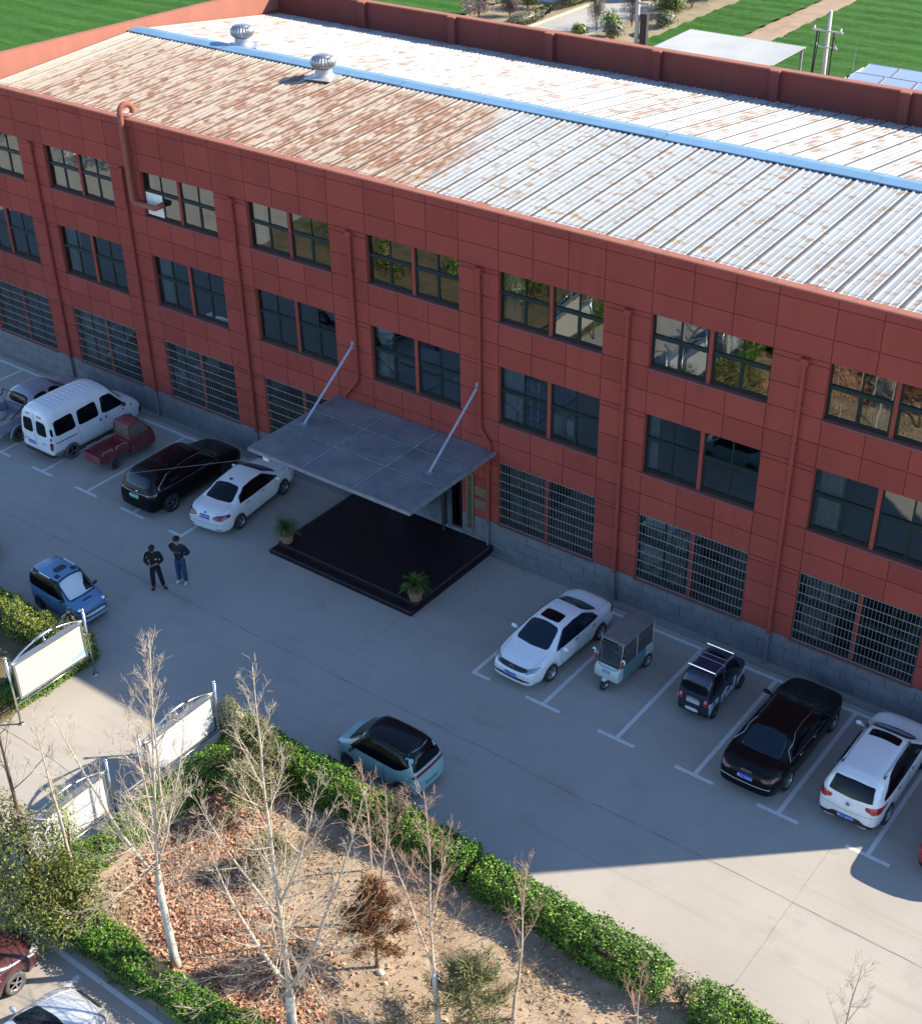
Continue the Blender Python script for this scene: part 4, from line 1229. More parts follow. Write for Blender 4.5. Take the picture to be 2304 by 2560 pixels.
b.strip('screen_rim', [(.22, .49), (.74, .51)], 'top', .022, PLASTIC, t, .004, mirror=True)
b.strip('screen_rim', [(.77, .48), (.80, 0), (.77, -.48)], 'top', .022, PLASTIC, t, .004)
b.add('side_window', [(.64, .90), (.20, H-.12), (-.6, H-.07), (-1.22, H-.12), (-1.26, .94), (-.2, .90)], 'left', CAR_GLASS, t, mirror=True, q=.08)
b.add('sunroof', [(-.12, .22), (-.12, -.22), (-.40, -.24), (-.40, .24)], 'top', PLASTIC, t, off=.014, q=.2)
b.add('roof_vent', [(.09, .40), (.09, .24), (-.08, .24), (-.08, .40)], 'top', PLASTIC, t, off=.014, mirror=True, q=.15)
for s in (1, -1):
    P = [b.hit('top', x, s*.50)[0]+Vector((0, 0, .03)) for x in (-.15, -.4, -.7)]
    MB().tube(P, .024, 8).build('roof_rail', WHITE_METAL, t, smooth=True)
    P = [b.hit('top', x, s*.53)[0]+Vector((0, 0, .012)) for x in (.12, -.3, -.9)]
    MB().tube(P, .026, 6).build('roof_gutter', PLASTIC, t, smooth=True)
    l, n = b.hit('front', s*.47, .74)
    mb = MB(); mb.lathe([(.115, -.06), (.115, .02), (.092, .035), (.088, .02)], 24, axis='x', close=True); e = mb.build('headlight_ring', CHROME, t); e.location = l
    mb = MB(); mb.sphere((0, 0, 0), .088, 16, 8, (.35, 1, 1)); e = mb.build('headlight', HEAD, t, smooth=True); e.location = l+Vector((.005, 0, 0))
b.add('bonnet_scoop', [(1.02, .18), (1.02, -.18), (.97, -.2), (.97, .2)], 'top', PLASTIC, t, off=.018, q=.15)
b.add('grille', [(-.42, .43), (.42, .43), (.48, .53), (.42, .62), (-.42, .62), (-.48, .53)], 'front', PLASTIC, t, off=.012)
b.add('number_plate', [(-.38, .47), (.30, .47), (.40, .47), (.42, .57), (-.40, .57)], 'front', WHITE_METAL, t, off=.024, rounds=1)
b.strip('bumper_trim', [(-.5, .34), (0, .33), (.5, .34)], 'front', .014, SILVER, t, .004)
mirror_part(t, .55, W/2+.05, .98, PLASTIC, .8)
b.add('door_panel', [(.5, .84), (-.35, .84), (-.38, .3), (.42, .3)], 'left', BLUE, t, off=.004, mirror=True)

# -------- white car at the left edge
L, W, H = 4.4, 1.76, 1.48
S = sedan_spec(L, W, H, 2.6)
t, b = vehicle('parked_car', S, 'white car at the left edge with only its front corner in view', 'car', (11.12, -11.15, 0), R(0), WHITE, group='cars parked in the yard')
sedan_glass(b, t, L, H, CAR_GLASS, W)
b.add('headlight', [(.48, .64), (.80, .70), (.80, .80), (.5, .74)], 'front', HEAD, t, off=.012, mirror=True)
b.add('lower_grille', [(-.7, .34), (.7, .34), (.7, .5), (-.7, .5)], 'front', PLASTIC, t, off=.012)

# -------- maroon car and silver car at the lower left, noses to the hedge
L, W, H = 4.5, 1.72, 1.44
S = sedan_spec(L, W, H, 2.6, .31)
t, b = vehicle('parked_car', S, 'dark maroon saloon with dusty five spoke wheels parked under the evergreen tree', 'car', (27.96, -23.26, 0), R(90), MAROON, group='cars parked nose to the lower hedge', tyre=DUSTY_TYRE)
sedan_glass(b, t, L, H, CAR_GLASS, W)
b.add('headlight', [(.42, .58), (.74, .62), (.80, .78), (.50, .74)], 'front', simple('clear_lamp', (.6, .6, .6), .1, .3, coat=1.0), t, off=.014, mirror=True)
b.add('lower_grille', [(-.6, .32), (.6, .32), (.6, .46), (-.6, .46)], 'front', PLASTIC, t, off=.012)
b.add('grille', [(-.34, .58), (.34, .58), (.38, .70), (-.38, .70)], 'front', PLASTIC, t, off=.012)
mirror_part(t, .80, W/2+.09, .97, MAROON)
L, W, H = 4.55, 1.76, 1.46
S = sedan_spec(L, W, H, 2.65, .31)
t, b = vehicle('parked_car', S, 'silver saloon with its bonnet in view at the bottom left corner', 'car', (30.82, -23.56, 0), R(90), SILVER, group='cars parked nose to the lower hedge')
sedan_glass(b, t, L, H, CAR_GLASS_BLUE, W)
b.add('headlight', [(.48, .64), (.76, .66), (.84, .82), (.52, .76)], 'front', HEAD, t, off=.014, mirror=True, q=.1)
b.add('grille', [(-.40, .60), (.40, .60), (.44, .72), (-.44, .72)], 'front', PLASTIC, t, off=.012)
b.add('lower_grille', [(-.6, .34), (.6, .34), (.6, .46), (-.6, .46)], 'front', PLASTIC, t, off=.012)
b.strip('bonnet_crease', [(1.4, .62), (1.9, .54), (2.12, .46)], 'top', .006, SILVER, t, .002, mirror=True)
mirror_part(t, .80, W/2+.09, .98, SILVER)

# -------- white van
L, W, H = 4.65, 1.96, 2.34
h = L/2
S = dict(L=L, W=W, r=.34, xr=-1.42, xf=1.42, gc=.30, ww=.2, round=.22,
    top=[(-h, .9), (-h+.02, 1.5), (-h+.05, 2.05), (-h+.14, H-.10), (-h+.5, H-.02), (-.8, H), (.3, H-.01), (.72, H-.08), (.90, H-.20), (1.50, 1.44), (1.62, 1.36), (h-.2, 1.10), (h-.05, .95), (h, .70)],
    belt=[(-h, .85), (-h+.2, 1.18), (1.2, 1.15), (1.6, 1.08), (h, .80)],
    plan=[(-h, .90), (-h+.06, .97), (-h+.2, 1.0), (1.2, 1.0), (h-.4, .95), (h-.1, .86), (h, .76)],
    roofw=[(-h, .84), (-h+.3, .83), (.8, .82), (1.5, .84), (h, .84)])
t, b = vehicle('parked_van', S, 'white high roofed minibus with ribbed roof and twin rear doors', 'van', (8.80, -2.93, 0), R(90), VANWHITE, tyre=DUSTY_TYRE, rim=STEEL_RIM, spokes=3)
for s in (1, -1):
    b.add('rear_window', [(s*.10, 1.22), (s*.70, 1.22), (s*.66, 1.80), (s*.12, 1.84)], 'rear', CAR_GLASS, t, off=.01, q=.14)
    b.add('tail_light', [(s*.80, .70), (s*.93, .70), (s*.93, 1.05), (s*.82, 1.05)], 'rear', TAIL, t, off=.016, rounds=1)
    b.add('marker_light', [(s*.22, 1.99), (s*.46, 1.98), (s*.46, 2.02), (s*.22, 2.03)], 'rear', TAIL_BRIGHT, t, off=.016, rounds=0)
    b.add('door_hinge', [(s*.85, 1.12), (s*.90, 1.12), (s*.90, 1.24), (s*.85, 1.24)], 'rear', TAIL, t, off=.014, rounds=0)
b.strip('door_seam', [(0, .52), (0, 2.10)], 'rear', .006, PLASTIC, t, 0)
b.add('side_window', [(.92, 1.26), (.72, 1.86), (.32, 1.90), (.24, 1.26)], 'left', CAR_GLASS, t, mirror=True, off=.008, q=.1)
b.add('side_window', [(1.42, 1.22), (.86, 1.88), (.40, 1.92), (.34, 1.22)], 'right', CAR_GLASS, t, off=.012, q=.08)
for (xa, xb) in ((.10, -.92), (-1.06, -2.06)):
    b.add('side_window', [(xa, 1.24), (xb, 1.24), (xb+.03, 1.85), (xa-.03, 1.88)], 'left', CAR_GLASS, t, off=.012, mirror=True, q=.1)
b.add('corner_window', [(-2.15, 1.30), (-2.25, 1.30), (-2.24, 1.60), (-2.15, 1.62)], 'left', CAR_GLASS, t, off=.008, mirror=True)
b.add('windscreen', [(1.52, .76), (1.60, 0), (1.52, -.76), (.90, -.70), (.86, 0), (.90, .70)], 'top', CAR_GLASS, t)
b.strip('side_trim', [(-1.08, .98), (-2.12, .98)], 'left', .018, DARK_STEEL, t, .004, mirror=True)
for x in (.25, -.97, 1.05): b.strip('door_seam', [(x, 1.2), (x, .42)], 'left', .006, GREY_STEEL, t, 0, mirror=True)
for x in (.12, .40): b.add('door_handle', [(x-.03, 1.0), (x+.03, 1.0), (x+.03, 1.12), (x-.03, 1.12)], 'left', PLASTIC, t, off=.02, mirror=True, rounds=1)
b.add('rear_bumper', [(-.92, .36), (.92, .36), (.92, .52), (-.92, .52)], 'rear', PLASTIC, t, off=.05, rounds=1)
b.add('side_skirt', [(-1.85, .36), (-2.28, .36), (-2.28, .56), (-1.78, .62)], 'left', GREY_STEEL, t, off=.012, mirror=True, rounds=1)
b.add('front_bumper', [(-.85, .42), (.85, .42), (.85, .72), (-.85, .72)], 'front', PLASTIC, t, off=.05, rounds=1)
plate(b, t, 'rear', .78, mat=PLATE_BLUE, txt='鲁Q 6K302', txtmat=TXT_WHITE, y0=.30)
for k in range(10):
    x = .35-k*.22
    P = [b.hit('top', x, y)[0]+Vector((0, 0, -.002)) for y in (-.66, -.4, 0, .4, .66)]
    MB().tube(P, .018, 6).build('roof_rib', VANWHITE, t, smooth=True)
for x in (1.30, 1.75): b.add('badge', [(x-.05, 1.0), (x+.05, 1.0), (x+.05, 1.05), (x-.05, 1.05)], 'right', PLASTIC, t, off=.012, rounds=0)
for y in (-.45, .6): b.add('badge', [(y-.12, .86), (y+.12, .86), (y+.12, .90), (y-.12, .90)], 'rear', GREY_STEEL, t, off=.012, rounds=0)
mirror_part(t, 1.22, W/2+.14, 1.32, PLASTIC, 1.3)

# -------- pickup
t = empty('pickup_truck', (6.08, -3.05, 0), R(91)); T(t, 'silver lilac double cab pickup with sacks in its open bed', 'pickup')
L, W, H = 3.35, 1.74, 1.70
S = dict(L=L, W=W, r=.36, xr=-3.0, xf=.78, gc=.30, ww=.22, round=.10,
    top=[(-L/2, 1.0), (-L/2+.04, 1.30), (-L/2+.12, H-.06), (-1.2, H), (-.4, H), (-.12, H-.06), (.48, 1.20), (.60, 1.14), (1.3, 1.06), (L/2-.08, .92), (L/2, .70)],
    belt=[(-L/2, .95), (-L/2+.2, 1.12), (.5, 1.08), (1.0, 1.0), (L/2, .80)],
    plan=[(-L/2, .97), (-L/2+.1, 1.0), (.6, 1.0), (1.3, .95), (L/2-.1, .86), (L/2, .76)],
    roofw=[(-L/2, .80), (-.3, .76), (.5, .84), (L/2, .84)])
em = loft(S); em.materials.clear(); em.materials.append(GREYLILAC); b = Body(em)
cab = empty('cab'); cab.parent = t; cab.location = (.72, 0, 0)
mesh_obj('cab_shell', em, cab)
b.add('rear_window', [(-.62, 1.18), (.62, 1.18), (.56, 1.56), (-.56, 1.56)], 'rear', CAR_GLASS, cab, off=.01)
b.add('windscreen', [(.50, .64), (.56, 0), (.50, -.64), (-.12, -.56), (-.16, 0), (-.12, .56)], 'top', CAR_GLASS, cab)
b.add('side_window', [(.36, 1.14), (-.16, H-.16), (-.60, H-.13), (-.64, 1.14)], 'left', CAR_GLASS, cab, mirror=True)
b.add('side_window', [(-.74, 1.14), (-.70, H-.13), (-1.35, H-.17), (-1.45, 1.14)], 'left', CAR_GLASS, cab, mirror=True)
mirror_part(cab, .25, W/2+.12, 1.16, GREYLILAC)
mb = MB(); mb.box(-2.52, -.98, -.82, .82, .62, .70); mb.box(-2.52, -.98, .76, .85, .70, 1.10); mb.box(-2.52, -.98, -.85, -.76, .70, 1.10); mb.box(-2.60, -2.52, -.85, .85, .55, 1.10)
mb.box(-.98, -.93, -.85, .85, .60, 1.12); mb.box(-2.3, 1.0, -.6, .6, .42, .60)
mb.build('load_bed', GREYLILAC, t, bevel=.02)
mb = MB()
for s in (1, -1):
    P = []
    for k in range(13):
        a = math.pi*k/12; P.append((-1.72+.42*math.cos(a), s*.865, .36+.42*math.sin(a)))
    mb.tube(P, .05, 8)
mb.build('wheel_arch', GREYLILAC, t, smooth=True)
mb = MB()
for s in (1, -1):
    mb.tube([(-1.0, s*.70, 1.66), (-1.08, s*.74, 1.45), (-1.45, s*.78, 1.30), (-1.95, s*.80, 1.11)], .032, 8)
mb.tube([(-1.0, -.70, 1.66), (-1.0, .70, 1.66)], .032, 8); mb.tube([(-1.08, -.74, 1.2), (-1.08, .74, 1.2)], .02, 8)
mb.build('roll_bar', DARK_STEEL, t, smooth=True)
for x in (-1.72, 1.50):
    for s in (1, -1): wheel(t, x, s*.74, .36, .22, DUSTY_TYRE, STEEL_RIM, 5)
for s in (1, -1):
    mb = MB(); mb.box(-2.615, -2.60, s*.80-.05, s*.80+.05, .78, 1.02); mb.build('tail_light', TAIL, t)
sk = T(empty('sack_pile', (6.10, -4.85, .70), R(91)), 'pile of dusty sacks lying in the bed of the pickup', 'sacks')
mb = MB()
for (x, y, z, a) in ((-.3, -.35, .12, .2), (.25, -.30, .12, -.3), (0, .35, .13, 1.2), (-.05, 0, .27, .5)):
    n0 = len(mb.v); mb.sphere((0, 0, 0), .36, 14, 9, (1.0, .62, .34)); mm = Matrix.Rotation(a, 3, 'Z')
    for i in range(n0, len(mb.v)):
        q = mm @ Vector(mb.v[i]); mb.v[i] = (q.x+x, q.y+y, q.z+z)
mb.build('sacks', simple('sack_cloth', (.36, .31, .27), .95, var=.2, scale=5, bump=.4), sk, smooth=True)

# -------- red cargo tricycle with cab
t = empty('cargo_tricycle', (11.36, -3.22, 0), R(88)); T(t, 'faded red cargo tricycle with open bed and small cab beside the minibus', 'tricycle')
mb = MB(); mb.box(-1.42, .02, -.48, .48, .52, .56); mb.box(-1.42, .02, .45, .49, .56, .84); mb.box(-1.42, .02, -.49, -.45, .56, .84); mb.box(-1.45, -1.42, -.49, .49, .48, .84); mb.box(.02, .05, -.49, .49, .52, .88)
mb.build('load_bed', MAROON_TRIKE, t, bevel=.008)
mb = MB()
for s in (1, -1):
    for (xa, xb) in ((-1.25, -.75), (-.60, -.10)):
        mb.tube([(xa, s*.47, .84), (xa+.03, s*.47, .95), (xb-.03, s*.47, .95), (xb, s*.47, .84)], .014, 6)
mb.build('bed_rail', simple('pale_rail', (.45, .30, .30), .5), t)
mb = MB(); q = [(.10, .32), (.10, 1.05), (.12, 1.48), (.20, 1.55), (.62, 1.55), (.78, 1.48), (1.08, 1.02), (1.26, .90), (1.30, .45), (1.20, .32)]
LO = [(.10, .32), (.10, 1.02), (1.10, 1.02), (1.26, .92), (1.32, .50), (1.22, .32)]
prism(mb, [(x, -.50, z) for x, z in LO], [(x, .50, z) for x, z in LO]); mb.build('cab_shell', MAROON_TRIKE, t, bevel=.05)
mb = MB(); RF = [(.08, 1.46), (.12, 1.53), (.30, 1.56), (.66, 1.55), (.80, 1.49), (.80, 1.45)]
prism(mb, [(x, -.44, z) for x, z in RF], [(x, .44, z) for x, z in RF]); mb.build('cab_roof', MAROON_TRIKE, t, bevel=.03)
mb = MB()
for s in (1, -1):
    mb.tube([(.12, s*.48, 1.02), (.12, s*.42, 1.48)], .022, 6); mb.tube([(1.12, s*.48, 1.02), (.78, s*.42, 1.47)], .022, 6)
mb.build('cab_pillar', MAROON_TRIKE, t)
DUSTGLASS = simple('dusty_clear_sheet', (.17, .135, .105), .35, var=.15, scale=4, coat=.4)
mb = MB()
mb.poly([(.135, .465, 1.03), (.135, -.465, 1.03), (.135, -.41, 1.46), (.135, .41, 1.46)])
for s in (1, -1): mb.poly([(.16, s*.475, 1.03), (1.06, s*.475, 1.03), (.76, s*.415, 1.46), (.16, s*.415, 1.46)])
mb.poly([(1.10, -.46, 1.03), (1.10, .46, 1.03), (.79, .41, 1.46), (.79, -.41, 1.46)])
mb.build('cab_window', DUSTGLASS, t, fix=False)
mb = MB(); mb.box(-1.3, .3, -.25, .25, .40, .518); mb.build('chassis', PLASTIC, t)
for s in (1, -1): wheel(t, -.72, s*.40, .27, .13, DUSTY_TYRE, STEEL_RIM, 5)
wheel(t, 1.12, .001, .25, .12, DUSTY_TYRE, STEEL_RIM, 5)
mb = MB(); mb.sphere((1.30, 0, .80), .08, 12, 8, (.5, 1, 1)); mb.build('headlight', HEAD, t, smooth=True)
for s in (1, -1):
    mb = MB(); mb.tube([(1.05, s*.48, 1.0), (1.02, s*.60, 1.12)], .01, 5); mb.sphere((1.02, s*.62, 1.15), .06, 8, 6, (.4, 1, 1.2)); mb.build('wing_mirror', PLASTIC, t)
for y in (-.2, .2):
    mb = MB(); mb.box(-1.456, -1.45, y-.05, y+.05, .50, .56); mb.build('tail_light', TAIL, t)

# -------- mint electric tricycle
t = empty('electric_tricycle', (34.22, -3.05, 0), R(-92)); T(t, 'cream and teal three wheeled electric passenger tricycle with brown canopy roof', 'tricycle')
def shell(pts, w, taper=1.0):
    mb = MB(); prism(mb, [(x, -w*(taper if z > 1 else 1), z) for x, z in pts], [(x, w*(taper if z > 1 else 1), z) for x, z in pts]); return mb
FR = [(.62, .34), (.62, .86), (.86, .84), (.98, .66), (1.00, .40), (.88, .30)]
shell(FR, .44).build('front_shell', CREAM_MINT, t, bevel=.07)
SD = [(-.62, .30), (-.62, .82), (.60, .82), (.60, .30)]
shell(SD, .43).build('side_panel', TEAL, t, bevel=.02)
RB_ = [(-1.08, .42), (-1.08, .74), (-.60, .84), (-.60, .30), (-.85, .34)]
shell(RB_, .44).build('rear_shell', CREAM_MINT, t, bevel=.05)
mb = MB(); RF = [(.66, 1.60), (.60, 1.66), (-.60, 1.68), (-1.02, 1.64), (-1.04, 1.60)]
prism(mb, [(x, -.42, z) for x, z in RF], [(x, .42, z) for x, z in RF]); mb.build('roof', simple('taupe_canopy', (.155, .135, .135), .7, var=.12, scale=3), t, bevel=.03)
mb = MB()
for s in (1, -1):
    mb.tube([(.84, s*.39, .84), (.66, s*.38, 1.62)], .02, 6); mb.tube([(-1.02, s*.40, .78), (-1.02, s*.40, 1.62)], .016, 6); mb.tube([(-.1, s*.41, .82), (-.1, s*.40, 1.62)], .016, 6)
mb.build('roof_post', simple('pale_post', (.42, .45, .44), .5), t)
mb = MB(); m_ = [(.86, -.37, .87), (.86, .37, .87), (.69, .36, 1.56), (.69, -.36, 1.56)]
for a, c in zip(m_, m_[1:]+m_[:1]): mb.tube([a, c], .022, 6)
mb.build('windscreen_rim', PLASTIC, t)
mb = MB(); mb.poly([(.855, -.36, .88), (.855, .36, .88), (.688, .35, 1.55), (.688, -.35, 1.55)]); mb.build('windscreen', GLASS, t, fix=False)
mb = MB()
for s in (1, -1): mb.poly([(.55, s*.405, .83), (-.98, s*.405, .83), (-.98, s*.40, 1.58), (.60, s*.39, 1.58)])
mb.build('side_curtain', simple('smoky_film', (.05, .055, .055), .25, coat=.5), t, fix=False)
mb = MB(); mb.box(-.15, .25, -.33, .33, .83, .93); mb.obox((-.22, 0, 1.15), (.10, .66, .5), (0, -.15, 0)); mb.box(-.95, -.6, -.36, .36, .83, .95)
mb.build('seat', simple('tan_seat', (.42, .27, .13), .7, var=.2, scale=6), t, bevel=.03)
mb = MB(); mb.obox((.18, .02, 1.10), (.08, .16, .34), (0, .3, .2)); mb.build('seat_cover', simple('pale_cover', (.6, .6, .56), .8), t, bevel=.02)
for s in (1, -1):
    mb = MB(); mb.tube([(.80, s*.38, 1.08), (.84, s*.50, 1.16)], .012, 6); mb.sphere((.85, s*.53, 1.19), .085, 12, 8, (.35, .8, 1.2)); mb.build('wing_mirror', WHITE_METAL, t, smooth=True)
    mb = MB(); mb.sphere((.896, s*.53, 1.19), .045, 10, 6, (.15, .8, 1.2)); mb.build('mirror_glass', PLASTIC, t, smooth=True)
    mb = MB(); mb.sphere((.84, s*.47, 1.00), .07, 10, 8, (.7, .6, 1.6)); mb.build('hand_guard', TAIL_BRIGHT, t, smooth=True)
mb = MB(); mb.obox((.965, 0, .66), (.02, .30, .11), (0, -.35, 0)); mb.build('name_panel', simple('grey_blue_panel', (.26, .30, .37), .5), t, bevel=.008)
mb = MB(); mb.tube([(.86, -.40, .80), (.95, -.2, .79), (.95, .2, .79), (.86, .40, .80)], .012, 6); mb.build('front_trim', TEAL, t)
mb = MB(); mb.sphere((.98, 0, .40), .17, 12, 8, (1.0, .55, .45)); mb.build('mudguard', CREAM_MINT, t, smooth=True)
mb = MB(); mb.tube([(.80, .07, .55), (1.02, .07, .22)], .02, 6); mb.tube([(.80, -.07, .55), (1.02, -.07, .22)], .02, 6); mb.build('fork', PLASTIC, t)
wheel(t, 1.02, .001, .22, .10, TYRE, RIM, 5)
for s in (1, -1): wheel(t, -.72, s*.40, .25, .12, TYRE, RIM, 5)
mb = MB(); mb.box(-.9, .8, -.3, .3, .22, .302); mb.build('chassis', PLASTIC, t)

# -------- navy microvan with roof rack
L, W, H = 2.62, 1.10, 1.62
h = L/2
S = dict(L=L, W=W, r=.23, xr=-.86, xf=.86, gc=.18, ww=.14, round=.05,
    top=[(-h, .60), (-h+.02, 1.0), (-h+.05, 1.30), (-h+.24, H-.03), (-.5, H), (.25, H-.01), (.42, H-.07), (.80, 1.12), (.95, .98), (h-.08, .84), (h, .6)],
    belt=[(-h, .58), (-h+.2, .90), (.6, .88), (1.0, .80), (h, .62)],
    plan=[(-h, .90), (-h+.06, .98), (-h+.2, 1.0), (.7, 1.0), (h-.2, .90), (h, .72)],
    roofw=[(-h, .88), (-h+.3, .87), (.3, .85), (.9, .85), (h, .85)])
t, b = vehicle('micro_van', S, 'tiny navy electric van with roof rack and white graphics along its flank, seen from behind', 'van', (37.0, -2.42, 0), R(90.5), NAVY, rim=STEEL_RIM)
b.add('rear_window', [(-.45, 1.03), (.45, 1.03), (.42, 1.36), (-.42, 1.36)], 'rear', CAR_GLASS, t, off=.01)
b.add('tail_panel', [(-.48, .60), (.48, .60), (.46, .96), (-.46, .96)], 'rear', PLASTIC, t, off=.006)
b.add('tailgate_trim', [(-.30, .90), (.30, .90), (.24, .98), (-.24, .98)], 'rear', NAVY, t, off=.02, q=.1)
for s in (1, -1):
    b.add('tail_light', [(s*.33, .66), (s*.48, .66), (s*.48, .92), (s*.35, .90)], 'rear', TAIL_BRIGHT, t, off=.018)
    b.add('reversing_light', [(s*.37, .78), (s*.43, .78), (s*.43, .88), (s*.37, .88)], 'rear', simple('peach_lamp', (.60, .36, .30), .3), t, off=.028, rounds=1)
b.add('name_panel', [(-.22, .77), (.22, .77), (.20, .84), (-.20, .84)], 'rear', GREY_STEEL, t, off=.022, rounds=1)
plate(b, t, 'rear', .70, .44, .11, PLATE_WHITE, 'F A N D Y D', TXT_BLACK)
b.add('number_plate', [(-.20, .36), (.22, .36), (.22, .47), (-.20, .47)], 'rear', PLATE_WHITE, t, off=.03, rounds=1)
b.add('side_window', [(.72, .92), (.36, H-.13), (-.3, H-.10), (-.34, .92)], 'left', CAR_GLASS, t, mirror=True)
b.add('side_window', [(-.42, .92), (-.40, H-.10), (-1.05, H-.13), (-1.16, .92)], 'left', CAR_GLASS, t, mirror=True)
b.add('windscreen', [(.84, .44), (.88, 0), (.84, -.44), (.44, -.40), (.42, 0), (.44, .40)], 'top', CAR_GLASS, t)
GRAF = simple('white_graphic', (.55, .60, .64), .45)
b.add('flank_graphic', [(-1.27, .78), (-1.02, .74), (-.74, .78), (-.70, .56), (-1.02, .52), (-1.20, .28), (-1.26, .28)], 'left', GRAF, t, off=.006, mirror=True, rounds=1, q=.08)
b.add('flank_graphic', [(-.55, .66), (-.20, .80), (.10, .62), (.30, .46), (.0, .34), (-.55, .34)], 'left', GRAF, t, off=.006, mirror=True, rounds=1, q=.08)
b.add('flank_graphic', [(.25, .84), (.38, .84), (.30, .34), (.18, .34)], 'left', GRAF, t, off=.007, mirror=True, rounds=0)
b.add('flank_graphic', [(.46, .60), (1.10, .74), (1.18, .40), (.50, .34)], 'left', GRAF, t, off=.006, mirror=True, rounds=1, q=.08)
b.add('flank_dot', [(-1.06, .62), (-.94, .62), (-.94, .74), (-1.06, .74)], 'left', NAVY, t, off=.012, mirror=True)
b.add('flank_dot', [(-.22, .56), (-.02, .60), (.02, .72), (-.18, .70)], 'left', NAVY, t, off=.012, mirror=True)
b.add('flank_dot', [(-.44, .40), (-.30, .40), (-.26, .54), (-.40, .54)], 'left', NAVY, t, off=.012, mirror=True)
mb = MB()
for s in (1, -1):
    mb.tube([(.22, s*.44, H+.05), (-.88, s*.44, H+.05)], .014, 6)
    for x in (.2, -.35, -.86): mb.box(x-.02, x+.02, s*.44-.015, s*.44+.015, H-.05, H+.05)
for x in (-.15, -.38): mb.tube([(x, -.44, H+.05), (x, .44, H+.05)], .010, 6)
mb.build('roof_rack', GREY_STEEL, t)
for x in (.26, -.90): mb = MB(); mb.tube([(x, -.44, H+.06), (x, .44, H+.06)], .024, 8); mb.build('rack_bar', CHROME, t)
b.add('sunroof', [(.1, .28), (.1, -.28), (-.08, -.28), (-.08, .28)], 'top', CAR_GLASS, t, off=.012)
b.add('roof_badge', [(-1.0, .16), (-1.0, -.16), (-1.05, -.16), (-1.05, .16)], 'top', PLASTIC, t, off=.012, rounds=1)
b.add('rear_bumper', [(-.52, .22), (.52, .22), (.52, .50), (-.52, .50)], 'rear', PLASTIC, t, off=.02, rounds=1)
mirror_part(t, .50, W/2+.06, 1.12, PLASTIC, .8)
# ================================================================== FOLIAGE HELPERS
def leaves(name, C, nrm, size, mat, parent=None, aspect=.6, rngs=1, fold=True, jitter=.9):
    """many small leaf quads, C (n,3) centres, nrm (n,3) preferred facing"""
    r = np.random.default_rng(rngs); n = len(C)
    C = np.asarray(C, float)
    d = np.asarray(nrm, float)+r.normal(0, jitter, (n, 3))
    d /= np.linalg.norm(d, axis=1, keepdims=True)+1e-9
    a = np.cross(d, r.normal(0, 1, (n, 3))); a /= np.linalg.norm(a, axis=1, keepdims=True)+1e-9
    b = np.cross(d, a)
    s = size*r.uniform(.6, 1.35, (n, 1))
    a = a*s*.5; b = b*s*.5*aspect
    V = np.empty((n, 4, 3))
    V[:, 0] = C-a; V[:, 1] = C-b*1.0+d*s*.08; V[:, 2] = C+a; V[:, 3] = C+b*1.0+d*s*.08
    me = bpy.data.meshes.new(name)
    me.vertices.add(n*4); me.vertices.foreach_set('co', V.reshape(-1))
    me.loops.add(n*4); me.loops.foreach_set('vertex_index', np.arange(n*4, dtype=np.int32))
    me.polygons.add(n); me.polygons.foreach_set('loop_start', np.arange(0, n*4, 4, dtype=np.int32))
    try: me.polygons.foreach_set('loop_total', np.full(n, 4, dtype=np.int32))
    except Exception: pass
    me.update(); me.validate()
    me.materials.append(mat)
    return mesh_obj(name, me, parent)

def lump(P, seed, k=2.6, n=10):
    r = np.random.default_rng(seed); o = np.zeros(len(P))
    for i in range(n):
        v = r.normal(0, k, 3); o += np.sin(P@v+r.uniform(0, 7))
    return o/n**.5

